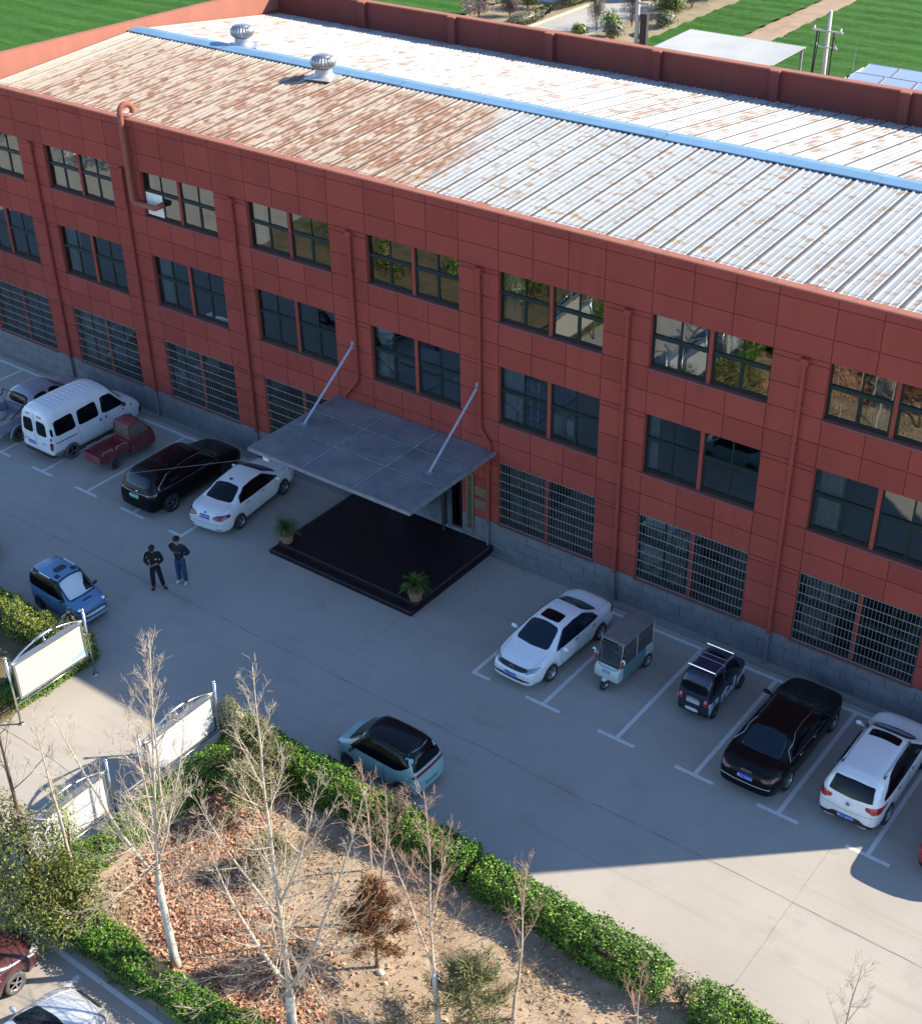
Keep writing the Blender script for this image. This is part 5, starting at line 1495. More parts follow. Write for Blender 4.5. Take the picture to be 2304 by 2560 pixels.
def hedge(label, pts, width, h, mat, seed, dens=760, size=.068, name='hedge', group=None, lumps=.16, wild=.0):
    """clipped hedge along a polyline of ground points"""
    t = empty(name, (pts[0][0], pts[0][1], 0)); T(t, label, 'hedge', group)
    r = np.random.default_rng(seed); P = []; Nn = []
    core = MB()
    for (x0, y0), (x1, y1) in zip(pts, pts[1:]):
        L = math.hypot(x1-x0, y1-y0); d = np.array([(x1-x0)/L, (y1-y0)/L]); s = np.array([-d[1], d[0]])
        for kind, area in (('top', L*width), ('l', L*h), ('r', L*h), ('e0', width*h), ('e1', width*h)):
            n = int(area*dens*(1.15 if kind == 'top' else .95)); u = r.random(n); v = r.random(n)
            if kind == 'top': q = np.c_[u*L, (v-.5)*width, np.full(n, h)]; nn = (0, 0, 1)
            elif kind == 'l': q = np.c_[u*L, np.full(n, width/2), .04+v*(h-.04)]; nn = (0, 1, .25)
            elif kind == 'r': q = np.c_[u*L, np.full(n, -width/2), .04+v*(h-.04)]; nn = (0, -1, .25)
            elif kind == 'e0': q = np.c_[np.zeros(n), (u-.5)*width, .04+v*(h-.04)]; nn = (-1, 0, .2)
            else: q = np.c_[np.full(n, L), (u-.5)*width, .04+v*(h-.04)]; nn = (1, 0, .2)
            # round the shoulders
            ny = q[:, 1]/(width/2); sh = np.clip((q[:, 2]/h-.72)/.28, 0, 1)
            q[:, 1] *= 1-.16*sh; q[:, 2] -= .10*h*np.abs(ny)**3*(q[:, 2] > .9*h)
            W = np.c_[x0+d[0]*q[:, 0]+s[0]*q[:, 1], y0+d[1]*q[:, 0]+s[1]*q[:, 1], q[:, 2]]
            N3 = np.array([d[0]*nn[0]+s[0]*nn[1], d[1]*nn[0]+s[1]*nn[1], nn[2]])
            off = lumps*.55*lump(W, seed+3, 2.2)+lumps*.35*lump(W, seed+4, 6.0)-r.random(n)*.14+(r.random(n) < .06)*r.random(n)*.16
            W += N3*off[:, None]
            P.append(W); Nn.append(np.tile(N3+np.array([0, 0, .5]), (n, 1)))
        c = Vector(((x0+x1)/2-pts[0][0], (y0+y1)/2-pts[0][1], (h-.22)/2))
        core.obox(c, (L-.2, width-.36, h-.22), (0, 0, math.atan2(d[1], d[0])))
    P = np.concatenate(P)-np.array([pts[0][0], pts[0][1], 0]); Nn = np.concatenate(Nn)
    P[:, 2] = np.maximum(P[:, 2], .03)
    leaves('foliage', P, Nn, size, mat, t, .62, seed)
    core.build('stems_or_shade', HEDGE_CORE, t)  # solid dark filling, its colour stands in for shade between the leaves
    return t

# ---- hedges
hedge('clipped green hedge beside the mint hatchback, longest of the row along the yard', [(26.75, -12.56), (35.55, -12.64)], 1.08, 1.08, LEAF_HEDGE, 21, group='hedge along the yard')
hedge('clipped green hedge on the sunlit edge of the yard, between two gaps', [(35.75, -12.70), (41.35, -12.90)], 1.02, 1.0, LEAF_HEDGE, 22, group='hedge along the yard')
hedge('ragged green hedge furthest to the right, after the sparse grey bush', [(42.25, -12.95), (52.5, -12.93)], 1.08, 1.0, LEAF_HEDGE, 23, group='hedge along the yard', lumps=.24)
hedge('green hedge behind the white backed notice boards', [(27.25, -13.05), (27.25, -19.5)], .95, .92, LEAF_HEDGE, 24, lumps=.2)
hedge('low green hedge above the white kerb line at the lower left', [(28.0, -19.95), (38.0, -19.95)], .98, .86, LEAF_HEDGE, 25, lumps=.2)
hedge('sunlit yellow green hedge beside the sky blue microcar', [(8.0, -12.68), (20.30, -12.72)], 1.12, 1.0, LEAF_YEL, 26, lumps=.2)
hedge('green hedge behind the cream notice board, along the path', [(19.98, -12.35), (19.98, -21.5)], 1.0, .92, LEAF_HEDGE, 27, lumps=.2)

def bush(label, x, y, rx, ry, h, mat, seed, n=2200, size=.09, name='bush', cat='bush', group=None, z0=.1, aspect=.6, stems_or_shade=5, jit=.9, hollow=.35):
    t = empty(name, (x, y, 0)); T(t, label, cat, group)
    r = np.random.default_rng(seed)
    d = r.normal(0, 1, (n, 3)); d /= np.linalg.norm(d, axis=1, keepdims=True)
    rad = (hollow+(1-hollow)*r.random(n)**.5)*(1+.22*lump(d, seed, 3.5))
    P = d*rad[:, None]*np.array([rx, ry, h/2])+np.array([0, 0, z0+h/2])
    P[:, 2] = np.maximum(P[:, 2], .04)
    leaves('foliage', P, d+np.array([0, 0, .4]), size, mat, t, aspect, seed, jitter=jit)
    mb = MB(); rr = random.Random(seed)
    for k in range(stems_or_shade):
        a = rr.uniform(0, 6.28); q = .55*rr.random()+.2
        mb.tube([(0, 0, 0), (rx*q*.4*math.cos(a), ry*q*.4*math.sin(a), h*.45), (rx*q*math.cos(a), ry*q*math.sin(a), h*.85)], [.03, .022, .008], 5)
    mb.build('stems_or_shade', BROWN_BARK, t)
    return t
bush('grey green bush beside the far end of the white backed notice board', 27.0, -12.72, .55, .5, 2.0, LEAF_GREY, 31, 2600, .08)
bush('grey green bush at the hedge corner below the sky blue microcar', 19.6, -12.55, .65, .55, 1.35, LEAF_GREY, 32, 2000, .08)
bush('leafless grey bush standing up behind the mint hatchback in the hedge', 33.1, -12.6, .35, .35, 1.9, TWIGGY, 58, 900, .25, aspect=.05, hollow=.1)
bush('sparse grey bush filling the gap in the hedge along the sunlit yard', 41.85, -12.85, .42, .40, 1.15, LEAF_GREY, 33, 700, .07)
bush('straggly bush at the near left end of the cream notice board', 20.1, -16.6, .7, .8, 1.7, LEAF_GREY, 34, 1500, .08)

def pine(label, x, y, h, rx, mat, seed, n=4200, name='young_pine', ln=.24, group=None, stake=False):
    t = empty(name, (x, y, 0)); T(t, label, 'tree', group)
    r = np.random.default_rng(seed); rr = random.Random(seed)
    mb = MB(); mb.tube([(0, 0, -.05), (.02, .01, h*.5), (0, .02, h*.95)], [.05, .035, .012], 7)
    C = []; D = []
    for k in range(26):
        z = h*(.28+.68*k/26); a = k*2.4; L = rx*(1.05-(k/26)**1.3)*rr.uniform(.7, 1.1)
        e = Vector((L*math.cos(a), L*math.sin(a), z+L*.35)); s = Vector((0, 0, z))
        mb.tube([s, s.lerp(e, .5)+Vector((0, 0, -.03)), e], [.014, .01, .004], 4)
        for i in range(int(n/26)):
            u = rr.random()**.7; p = s.lerp(e, u); C.append(tuple(p)+()); D.append(tuple((e-s).normalized()*1.2+Vector((rr.gauss(0, .8), rr.gauss(0, .8), rr.gauss(.4, .8)))))
    mb.build('trunk', BROWN_BARK, t)
    C = np.array(C)+r.normal(0, .07, (len(C), 3)); D = np.array(D); D /= np.linalg.norm(D, axis=1, keepdims=True)
    side = np.cross(D, r.normal(0, 1, D.shape)); side /= np.linalg.norm(side, axis=1, keepdims=True)
    m_ = len(C); V = np.empty((m_, 4, 3)); l = ln*r.uniform(.6, 1.2, (m_, 1)); wv = .011
    V[:, 0] = C-side*wv; V[:, 1] = C+side*wv; V[:, 2] = C+D*l+side*wv*.4; V[:, 3] = C+D*l-side*wv*.4
    me = bpy.data.meshes.new('crown'); me.from_pydata(V.reshape(-1, 3).tolist(), [], np.arange(m_*4).reshape(-1, 4).tolist()); me.materials.append(mat)
    mesh_obj('crown', me, t)
    return t
pine('dead brown cypress standing alone on the bare soil', 35.36, -16.33, 3.25, .92, NEEDLE_BROWN, 41, 6500, 'dead_cypress', .16)
pine('olive young pine inside the hedge corner near the notice board', 28.75, -13.5, 2.7, .95, NEEDLE_PINE, 42, 4200, group=None)
pine('olive young pine just below the first, above the orange leaf litter', 29.35, -14.5, 2.0, .9, NEEDLE_PINE, 43, 3600)
pine('pale olive pine at the bottom of the picture beside the whitewashed trunk', 38.3, -16.5, 2.7, 1.25, NEEDLE_PINE, 44, 4200)
pine('small olive pine on the bare soil in the middle of the garden', 31.2, -15.6, 1.3, .7, NEEDLE_PINE, 45, 2000)

# planting of the left hand bed (seen in the upper windows) and the flowering tree beyond it
for i, (x, y, rx, h, m_, lab) in enumerate(((4.6, -17.6, 1.5, 2.6, LEAF_HEDGE, 'round green shrub deep in the left hand bed, farthest from the path'), (8.6, -15.9, 1.2, 2.0, LEAF_DARK, 'dark evergreen shrub in the left hand bed'), (11.6, -18.6, 1.6, 2.8, LEAF_HEDGE, 'large green shrub in the middle of the left hand bed'), (15.8, -17.8, 1.5, 2.6, LEAF_DARK, 'dark evergreen shrub nearest the cream notice board'), (17.4, -20.6, 1.4, 2.4, LEAF_HEDGE, 'green shrub at the lower end of the left hand bed'))):
    bush(lab, x, y, rx, rx, h, m_, 300+i, 1800, .12)
for x, y, lab in ((-15.5, -17.6, 'white flowering tree far along the left side of the yard'), (-24.5, -18.5, 'second white flowering tree, farther along the yard')):
    bush(lab, x, y, 2.3, 2.3, 4.2, leafmat('white_blossom', [(.0, (.25, .24, .2)), (.5, (.5, .5, .46)), (1, (.7, .7, .66))]), int(400-x), 3200, .14, 'flowering_tree', 'tree', z0=1.0)
# ---- bare trees
def bare_tree(label, x, y, h, seed, r0, lean=(0, 0), wash=0.0, first=.28, nb=26, spread=1.0, name='bare_tree', twig=TWIG, group='bare young trees in the garden', bark=BARK, subs=1.0, forks=(), droop=0):
    t = empty(name, (x, y, 0)); T(t, label, 'tree', group)
    rr = random.Random(seed)
    tr = MB(); br = MB(); ex = MB()
    def path(p, d, L, n, wob, lift):
        pts = [p.copy()]; d = d.normalized()
        for i in range(n):
            d = (d+Vector((rr.gauss(0, wob), rr.gauss(0, wob), rr.gauss(0, wob)+lift))).normalized()
            p = p+d*(L/n); pts.append(p.copy())
        return pts
    def stem(p, d, L, r, n, wob, lift):
        return path(p, d, L, n, wob, lift), [max(.005, r*(1-i/n)**.8) for i in range(n+1)]
    def at(P, rad, f):
        n = len(P)-1; q = f*n; i = min(n-1, int(q)); return P[i].lerp(P[i+1], q-i), rad[i]+(rad[i+1]-rad[i])*(q-i), (P[i+1]-P[i]).normalized()
    def branch(p, d, L, r, lvl, lift):
        m_ = 7 if lvl == 0 else (4 if lvl == 1 else 3)
        pts = path(p, d, L, m_, .05 if lvl < 2 else .06, lift)
        rads = [max(.0032, r*(1-.85*i/m_)) for i in range(m_+1)]
        br.tube(pts, rads, 5 if lvl == 0 else (4 if lvl == 1 else 3), cap=False)
        if lvl < 2:
            k = int((4+L*4.2)*subs) if lvl == 0 else rr.randint(1, 3)
            for _ in range(k):
                f = rr.uniform(.12, .98); s, _r, dd = at(pts, rads, f)
                o = Vector((rr.gauss(0, 1), rr.gauss(0, 1), rr.gauss(.35, .7))); o = (o-dd*o.dot(dd)).normalized()
                nl = L*rr.uniform(.18, .42)*(1.1-f*.6) if lvl == 0 else L*rr.uniform(.3, .6)
                branch(s, dd*.8+o*.55, min(1.3, max(.16, nl)), max(.0036, r*(1-.8*f)*.5), lvl+1, .05)
    def clothe(P, rad, H, first, nb, spread, k0):
        for k in range(nb):
            f = first+(1-first-.02)*((k+.5*rr.random())/nb)**.95
            s, rs, dd = at(P, rad, f); a = (k+k0)*2.399+rr.uniform(-.5, .5)
            ang = R(58)*(1-f)+R(22)+rr.uniform(-.14, .14)
            o = Vector((math.cos(a), math.sin(a), 0)); o = (o-dd*o.dot(dd)).normalized()
            L = (.35+H*.30*(1-f)**.75)*rr.uniform(.6, 1.15)*spread
            branch(s, dd*math.cos(ang)+o*math.sin(ang), L, min(rs*.6, .006+L*.0065), 0, .075)
    n = 16; P = [Vector((0, 0, -.06))]; d = Vector((lean[0], lean[1], 1)).normalized(); p = P[0].copy()
    for i in range(n):
        d = (d+Vector((rr.gauss(0, .025), rr.gauss(0, .025), .05))).normalized(); p = p+d*(h+.06)/n; P.append(p.copy())
    fz = min([q[0] for q in forks], default=1.0)
    rad = []
    for i in range(n+1):
        f = i/n; q = r0*(1-f*.9)**1.05
        if f > fz: q *= .66
        rad.append(max(.006, q))
    rad[0] = r0*1.18
    if wash > 0:
        iw = max(1, int(wash/h*n)); pw, rw, _ = at(P, rad, wash/h)
        tr.tube(P[:iw+1]+[pw], rad[:iw+1]+[rw], 12); ex.tube([pw]+P[iw+1:], [rw]+rad[iw+1:], 9)
    else: tr.tube(P, rad, 9)
    clothe(P, rad, h, first, nb, spread, 0)
    for j, (f, az, ang, L, rf) in enumerate(forks):
        s, rs, dd = at(P, rad, f); o = Vector((math.cos(R(az)), math.sin(R(az)), 0))
        Q, rq = stem(s, Vector((0, 0, 1))*math.cos(R(ang))+o*math.sin(R(ang)), L, r0*rf, 10, .035, .10)
        (ex if wash > 0 else tr).tube(Q, rq, 8)
        clothe(Q, rq, L, .12, max(5, int(nb*.45)), spread, 3*j+1)
    for k in range(droop):
        s, rs, dd = at(P, rad, first+rr.uniform(-.03, .12)); a = k*2.399+rr.uniform(-.4, .4)
        branch(s, Vector((math.cos(a), math.sin(a), rr.uniform(-.05, .25))), h*rr.uniform(.20, .36)*spread, .012, 0, rr.uniform(.0, .05))
    if wash > 0:
        a = tr.build('trunk', WHITEWASH, t, smooth=True); ex.build('upper_trunk', bark, a, smooth=True)
    else: tr.build('trunk', bark, t, smooth=True)
    br.build('crown', twig, t, smooth=True, fix=False)
    return t
bare_tree('tall bare tree with whitewashed trunk rising out of the lower left hedge', 31.36, -19.21, 10.0, 101, .115, (-.015, -.01), wash=3.1, first=.34, nb=30, spread=.85, forks=((.33, 215, 34, 5.4, .48), (.36, 60, 22, 4.8, .34), (.42, 140, 22, 3.8, .3)), droop=18, subs=1.15)
bare_tree('tall bare tree with a stout pale trunk forking low, in the middle foreground', 35.0, -18.96, 10.9, 102, .130, (-.03, .0), wash=1.5, first=.24, nb=36, spread=.85, forks=((.15, 190, 34, 4.6, .46), (.155, 15, 27, 6.4, .44), (.40, 40, 24, 4.0, .28), (.36, 200, 40, 3.8, .26)), droop=20, subs=1.15)
bare_tree('slender bare tree with straight upright twigs, right of the dead brown cypress', 37.73, -16.94, 7.8, 103, .082, (-.01, -.01), wash=2.4, first=.34, nb=26, spread=.75, twig=TWIG_RED, forks=((.33, 200, 20, 4.2, .4), (.52, 60, 16, 2.8, .36)), droop=7)
bare_tree('bare tree rising behind the white backed notice board', 27.95, -16.3, 5.9, 104, .06, (-.02, -.02), first=.25, nb=18, spread=.85)
bare_tree('thin bare tree standing out of the evergreen at the left edge', 26.9, -19.7, 8.0, 105, .075, (-.02, -.02), first=.35, nb=16, spread=.8, twig=BROWN_BARK, bark=BROWN_BARK)
bare_tree('thin bare tree in front of the sunlit path, left of the tall whitewashed one', 27.35, -18.9, 6.4, 106, .06, (.0, -.02), first=.3, nb=15, spread=.8)
bare_tree('spindly bare tree with reddish tips in the gap of the hedge, bottom centre', 38.9, -15.6, 5.2, 107, .05, (.01, .02), first=.4, nb=16, spread=.9, twig=TWIG_RED)
bare_tree('bare sapling with reddish tips between the dead cypress and the hedge', 34.5, -15.2, 4.8, 108, .05, (.0, .01), first=.3, nb=16, spread=.95, twig=TWIG_RED)
bare_tree('bare sapling beside the shaded foot of the hedge at the bottom right', 41.5, -14.3, 2.3, 109, .028, first=.25, nb=12, spread=1.1, twig=TWIG_RED)
bare_tree('bare tree whose top rises over the sunlit concrete at the lower right corner', 46.1, -14.6, 6.6, 110, .07, (.0, .0), first=.25, nb=18, spread=.85)
bare_tree('bare tree poking into the extreme lower right of the picture', 47.9, -14.2, 6.0, 111, .06, (.0, .0), first=.25, nb=14, spread=.85)
bare_tree('small bare tree behind the lower end of the cream notice board', 19.7, -17.4, 5.6, 112, .05, (.0, .0), first=.2, nb=16, spread=.85)
bare_tree('twiggy bare sapling on the leaf litter below the leaf covered hedge', 33.2, -14.0, 3.6, 113, .035, first=.2, nb=16, spread=1.15, twig=TWIG_RED)
bare_tree('low bare sapling between the two whitewashed trunks', 33.0, -17.4, 3.4, 114, .035, first=.2, nb=14, spread=1.2)

# evergreen over the maroon car
t = empty('evergreen_tree', (27.6, -20.15, 0)); T(t, 'dense dark evergreen tree overhanging the maroon saloon at the left edge', 'tree')
r_ = np.random.default_rng(55); rr_ = random.Random(55)
cl = [(-.5, .1, 2.2, .95), (.35, -.7, 1.55, .9), (.45, .6, 1.35, .75), (.95, .65, .9, .55), (1.0, -.45, .85, .6), (-1.35, .25, 2.4, .85), (-.3, -.8, 1.2, .85), (0, .2, 1.0, .85), (-1.2, -.7, 1.5, .85)]
PP = []; DD = []
for (cx_, cy_, cz_, rad_) in cl:
    n = int(2100*rad_); d = r_.normal(0, 1, (n, 3)); d /= np.linalg.norm(d, axis=1, keepdims=True)
    q = (.45+.55*r_.random(n)**.6)*(1+.2*lump(d, rr_.randint(1, 99), 4))
    PP.append(d*q[:, None]*rad_*np.array([1, 1, .85])+np.array([cx_, cy_, cz_])); DD.append(d+np.array([0, 0, .3]))
PP = np.concatenate(PP); DD = np.concatenate(DD); k_ = PP[:, 2] > .25; PP = PP[k_]; DD = DD[k_]
leaves('crown', PP, DD, .085, LEAF_DARK, t, .55, 56)
mb = MB()
for k in range(9):
    c_ = cl[k]; mb.tube([(rr_.uniform(-.1, .1), rr_.uniform(-.1, .1), -.05), (c_[0]*.35, c_[1]*.35, c_[2]*.5), (c_[0], c_[1], c_[2]+.3)], [.06, .04, .012], 6)
mb.build('trunk', BROWN_BARK, t)
bush('yellowing evergreen bush in front of the third notice board', 26.95, -18.75, .5, .6, 2.7, LEAF_YEL, 57, 1150, .075)

# leaf litter, straw and clods on the garden soil
def soilz(x, y): return float(soil_h(np.array([[x]]), np.array([[y]]))[0, 0])+.03
def scatter(n, seed, fn):
    r = np.random.default_rng(seed); out = []
    while len(out) < n:
        x = r.uniform(27.8, 50, 4000); y = r.uniform(-19.6, -13.0, 4000); v = fn(x, y); k = r.random(4000) < v
        out += list(zip(x[k], y[k]))
    q = np.array(out[:n]); return q
def zs_of(q): return (soil_h(q[:, :1], q[:, 1:2])[:, 0]+.035)
def dens_leaf(x, y):
    a = np.exp(-((x-28.6)/1.0)**2-((y+15.3)/1.3)**2)+1.0*np.exp(-((x-32.2)/1.7)**2-((y+18.0)/.95)**2)+.55*np.exp(-((x-34.2)/1.3)**2-((y+19.0)/.6)**2)+.25*np.exp(-((x-30.2)/1.8)**2-((y+17.4)/.9)**2)
    return np.clip(a, .006, 1)
q = scatter(26000, 61, dens_leaf); z = zs_of(q)+np.random.default_rng(3).random(len(q))*.05
o = leaves('leaf_litter', np.c_[q, z], np.tile((0, 0, 1.0), (len(q), 1)), .105, LITTER, None, .75, 62, jitter=.55); T(o, kind='stuff')
q = scatter(22000, 63, lambda x, y: np.clip(.25+.5*np.sin(x*1.7+y)*np.sin(y*2.1), .05, 1)); z = zs_of(q)+.03
o = leaves('dry_grass', np.c_[q, z], np.tile((.3, .3, .6), (len(q), 1)), .19, STRAW, None, .085, 64, jitter=1.0); T(o, kind='stuff')
CLOD = simple('earth_clod', (.34, .245, .165), .95, var=.25, scale=7)
q = scatter(260, 65, lambda x, y: np.clip(np.exp(-((x-38)/5)**2), .05, 1)); z = zs_of(q)
mb = MB(); cr = random.Random(8)
for (x, y), zz in zip(q, z):
    s = cr.uniform(.025, .07); mb.sphere((x, y, zz), s, 6, 4, (cr.uniform(.8, 1.4), cr.uniform(.7, 1.2), cr.uniform(.5, .8)))
o = mb.build('earth_clods', CLOD, None); T(o, kind='stuff')
# stones and scraps by the cypress
for (x, y, s, lab) in ((35.55, -16.42, .10, 'pale stone at the foot of the dead brown cypress'), (35.85, -16.6, .06, 'small pale stone just right of the dead brown cypress')):
    t = MB(); t.sphere((0, 0, 0), s, 9, 6, (1.2, .9, .75)); o = t.build('stone', simple('pale_stone', (.62, .56, .48), .9), None, smooth=True); o.location = (x, y, soilz(x, y)+s*.4); T(o, lab, 'stone')

# ================================================================== NOTICE BOARDS
def board(x, ya, yb, label, face):
    """ya far post, yb near post; face +1 shows its printed side to +x"""
    t = empty('notice_board', (x, (ya+yb)/2, 0)); T(t, label, 'notice board', 'notice boards along the path')
    L = ya-yb; h = L/2
    for s in (1, -1):
        mb = MB(); mb.tube([(0, s*h, -.02), (0, s*h, 2.46)], .035, 10); mb.lathe([(.09, -.01), (.09, .02), (.04, .03)], 12, (0, s*h, 0)); mb.build('post', STEEL, t, smooth=True)
        mb = MB(); mb.sphere((0, s*h, 2.51), .055, 12, 8); mb.build('finial', STEEL, t, smooth=True)
        mb = MB()
        for z in (2.12, .95): mb.box(-.02, .02, min(s*h, s*(h-.14)), max(s*h, s*(h-.14)), z-.02, z+.02)
        mb.build('bracket', STEEL, t)
    y0, y1, z0, z1 = -h+.16, h-.16, .87, 2.17
    FRM = simple('brushed_frame', (.40, .40, .39), .35, .8)
    mb = MB(); a = .07
    mb.box(-.06, .06, y0, y1, z0, z0+a); mb.box(-.06, .06, y0, y1, z1-a, z1); mb.box(-.06, .06, y0, y0+a, z0+a, z1-a); mb.box(-.06, .06, y1-a, y1, z0+a, z1-a)
    mb.box(-.09, .09, y0-.02, y1+.02, z1, z1+.03)
    mb.build('frame', FRM, t)
    mb = MB(); mb.box(-.03*face-.012, -.03*face+.012, y0+a, y1-a, z0+a, z1-a); bk = mb.build('back_sheet', simple('board_back', (.50, .52, .555), .6), t)
    if face < 0:
        mb = MB()
        for f in (.36, .67): mb.box(.0, .035, y0+(y1-y0)*f-.03, y0+(y1-y0)*f+.03, z0+a, z1-a)
        mb.build('brace', DARK_STEEL, t)
    mb = MB(); xf = .03*face; mb.box(min(xf, xf+.01*face), max(xf, xf+.01*face), y0+a, y1-a, z0+a, z1-a)
    pn = mb.build('panel', simple('cream_poster', (.50, .475, .405), .5), t)
    if face > 0:
        TEALP = simple('poster_teal', (.24, .52, .55), .5); PALEP = simple('poster_pale_blue', (.52, .63, .68), .5)
        xq = xf+.0125
        mb = MB(); ye, zb = y1-a-.002, z0+a+.002
        up = [(xq, ye-1.35+1.35*i/14, zb+.30*(i/14)**1.7) for i in range(15)]
        mb.poly(up+[(xq, ye, zb)]); mb.build('poster_wave', TEALP, pn, fix=False)
        mb = MB(); up = [(xq+.002, ye-1.9+1.9*i/14, zb+.085*(i/14)**.8) for i in range(15)]
        mb.poly(up+[(xq+.002, ye, zb)]); mb.build('poster_wave', PALEP, pn, fix=False)
        mb = MB(); yw, zt_ = y0+a+.002, z1-a-.002
        mb.poly([(xq, yw, zt_-.02), (xq, yw, zt_-.30), (xq, yw+.16, zt_-.22), (xq, yw+.42, zt_-.08), (xq, yw+.5, zt_-.02)]); mb.build('poster_corner', PALEP, pn, fix=False); mb = MB(); mb.poly([(xq, ye, zt_-.02), (xq, ye-.3, zt_-.02), (xq, ye-.15, zt_-.10), (xq, ye, zt_-.16)]); mb.build('poster_corner', PALEP, pn, fix=False); mb = MB()
        mb.poly([(xq, yw, zb), (xq, yw+.45, zb), (xq, yw+.2, zb+.06), (xq, yw, zb+.10)]); mb.build('poster_corner', PALEP, pn, fix=False)
        mb = MB(); FT = simple('faint_print', (.64, .57, .50), .5)
        for c_ in range(5):
            for r2 in range(9):
                yy = ye-.25-c_*.24; zz = zt_-.18-r2*.085; mb.poly([(xq+.001, yy-.19, zz), (xq+.001, yy, zz), (xq+.001, yy, zz+.012), (xq+.001, yy-.19, zz+.012)])
        mb.build('faint_print', FT, pn, fix=False)
        mb = MB()
        for k in range(16):
            yy = yw+.45+k*.115; mb.box(xq, xq+.002, yy, yy+.07, zt_-.11, zt_-.03)
        mb.build('faint_heading', simple('faint_heading', (.66, .50, .40), .5), pn)
    mb = MB(); P = []
    for i in range(21):
        u = -1+2*i/20; P.append((0, u*h, 2.12+.40*(1-u*u)))
    mb.tube(P, .03, 8); mb.tube([(0, u*.42, 2.12+.40*(1-(u*.42/h)**2)+.02) for u in (-1, -.5, 0, .5, 1)], [.03, .05, .06, .05, .03], 8); mb.build('arch', STEEL, t, smooth=True)
    mb = MB(); mb.tube([(0, -.05, 2.19), (0, -.05, 2.50)], .018, 8); mb.sphere((0, -.05, 2.33), .05, 10, 8); mb.build('strut', STEEL, t, smooth=True)
    mb = MB(); mb.tube([(0, -h, .74), (0, h, .74)], .022, 8); mb.build('lower_rail', STEEL, t, smooth=True)
    return t
board(20.9, -12.83, -15.72, 'stainless framed notice board with a cream poster facing the path, left side', 1)
board(26.6, -12.88, -15.72, 'notice board seen from its white back with two dark braces, nearer the yard', -1)
board(26.6, -16.86, -19.70, 'notice board seen from its white back half hidden by the yellowing bush', -1)

# ================================================================== POTTED CYCADS
def cycad(x, y, label, seed, sc=1.0):
    t = empty('potted_cycad', (x, y, .30)); T(t, label, 'plant', 'potted cycads on the landing')
    mb = MB(); mb.lathe([(.17, 0), (.20, .03), (.235, .30), (.26, .31), (.26, .36), (.22, .36), (.21, .31)], 28, close=False); 
    po = mb.build('pot', simple('terracotta', (.30, .155, .085), .75, var=.15, scale=9), t, smooth=False)
    mb = MB(); mb.lathe([(.215, .315), (.001, .325)], 20, close=True); mb.build('soil', SOIL, po)
    mb = MB(); mb.lathe([(.08, .31), (.10, .42), (.07, .55), (.03, .60)], 14); mb.build('trunk', BROWN_BARK, t)
    rr = random.Random(seed); fr = MB()
    for k in range(44):
        a = k*2.4+rr.uniform(-.2, .2); el = R(rr.uniform(8, 80)); L = rr.uniform(.50, .72)*sc
        d = Vector((math.cos(a)*math.cos(el), math.sin(a)*math.cos(el), math.sin(el))); P = []; p = Vector((0, 0, .56)); 
        for i in range(9):
            P.append(p.copy()); p = p+d*(L/8); d = (d+Vector((0, 0, -.13-.07*i*.5))).normalized()
        for i in range(1, 9):
            ax = (P[i]-P[i-1]).normalized(); sd = ax.cross(Vector((0, 0, 1))); sd = sd.normalized() if sd.length > .01 else Vector((1, 0, 0))
            wl = .13*math.sin(math.pi*(i+.6)/10)
            for s in (1, -1):
                for q in (0, .5):
                    b0 = P[i-1].lerp(P[i], q); tip = b0+sd*s*wl+ax*.06+Vector((0, 0, .02)); fr.poly([b0, b0+ax*.022, tip])
    fr.build('fronds', PALM, t, fix=False)
    return t
cycad(21.02, -4.10, 'potted cycad in a terracotta pot at the left corner of the dark landing', 71)
cycad(26.86, -4.12, 'potted cycad in a terracotta pot at the right corner of the dark landing', 72)

# ================================================================== PEOPLE
def skin(V, E, Rr, mat, name, parent, root=0, lev=2):
    me = bpy.data.meshes.new('tmp'); me.from_pydata([tuple(v) for v in V], E, [])
    o = mesh_obj('tmp', me); s = o.modifiers.new('skin', 'SKIN'); s.use_smooth_shade = True
    for i, v in enumerate(me.skin_vertices[0].data):
        q = Rr[i]; v.radius = q if isinstance(q, tuple) else (q, q); v.use_root = (i == root)
    ss = o.modifiers.new('sub', 'SUBSURF'); ss.levels = ss.render_levels = lev
    em = eval_mesh(o); bpy.data.objects.remove(o)
    em.materials.clear(); em.materials.append(mat); em.polygons.foreach_set('use_smooth', [True]*len(em.polygons))
    return mesh_obj(name, em, parent)
SKIN = simple('skin', (.38, .22, .155), .6)
def chain(V, E, Rr, start, pts):
    i = start
    for p, r in pts:
        V.append(p); Rr.append(r)
        if i is not None: E.append((i, len(V)-1))
        i = len(V)-1
    return i
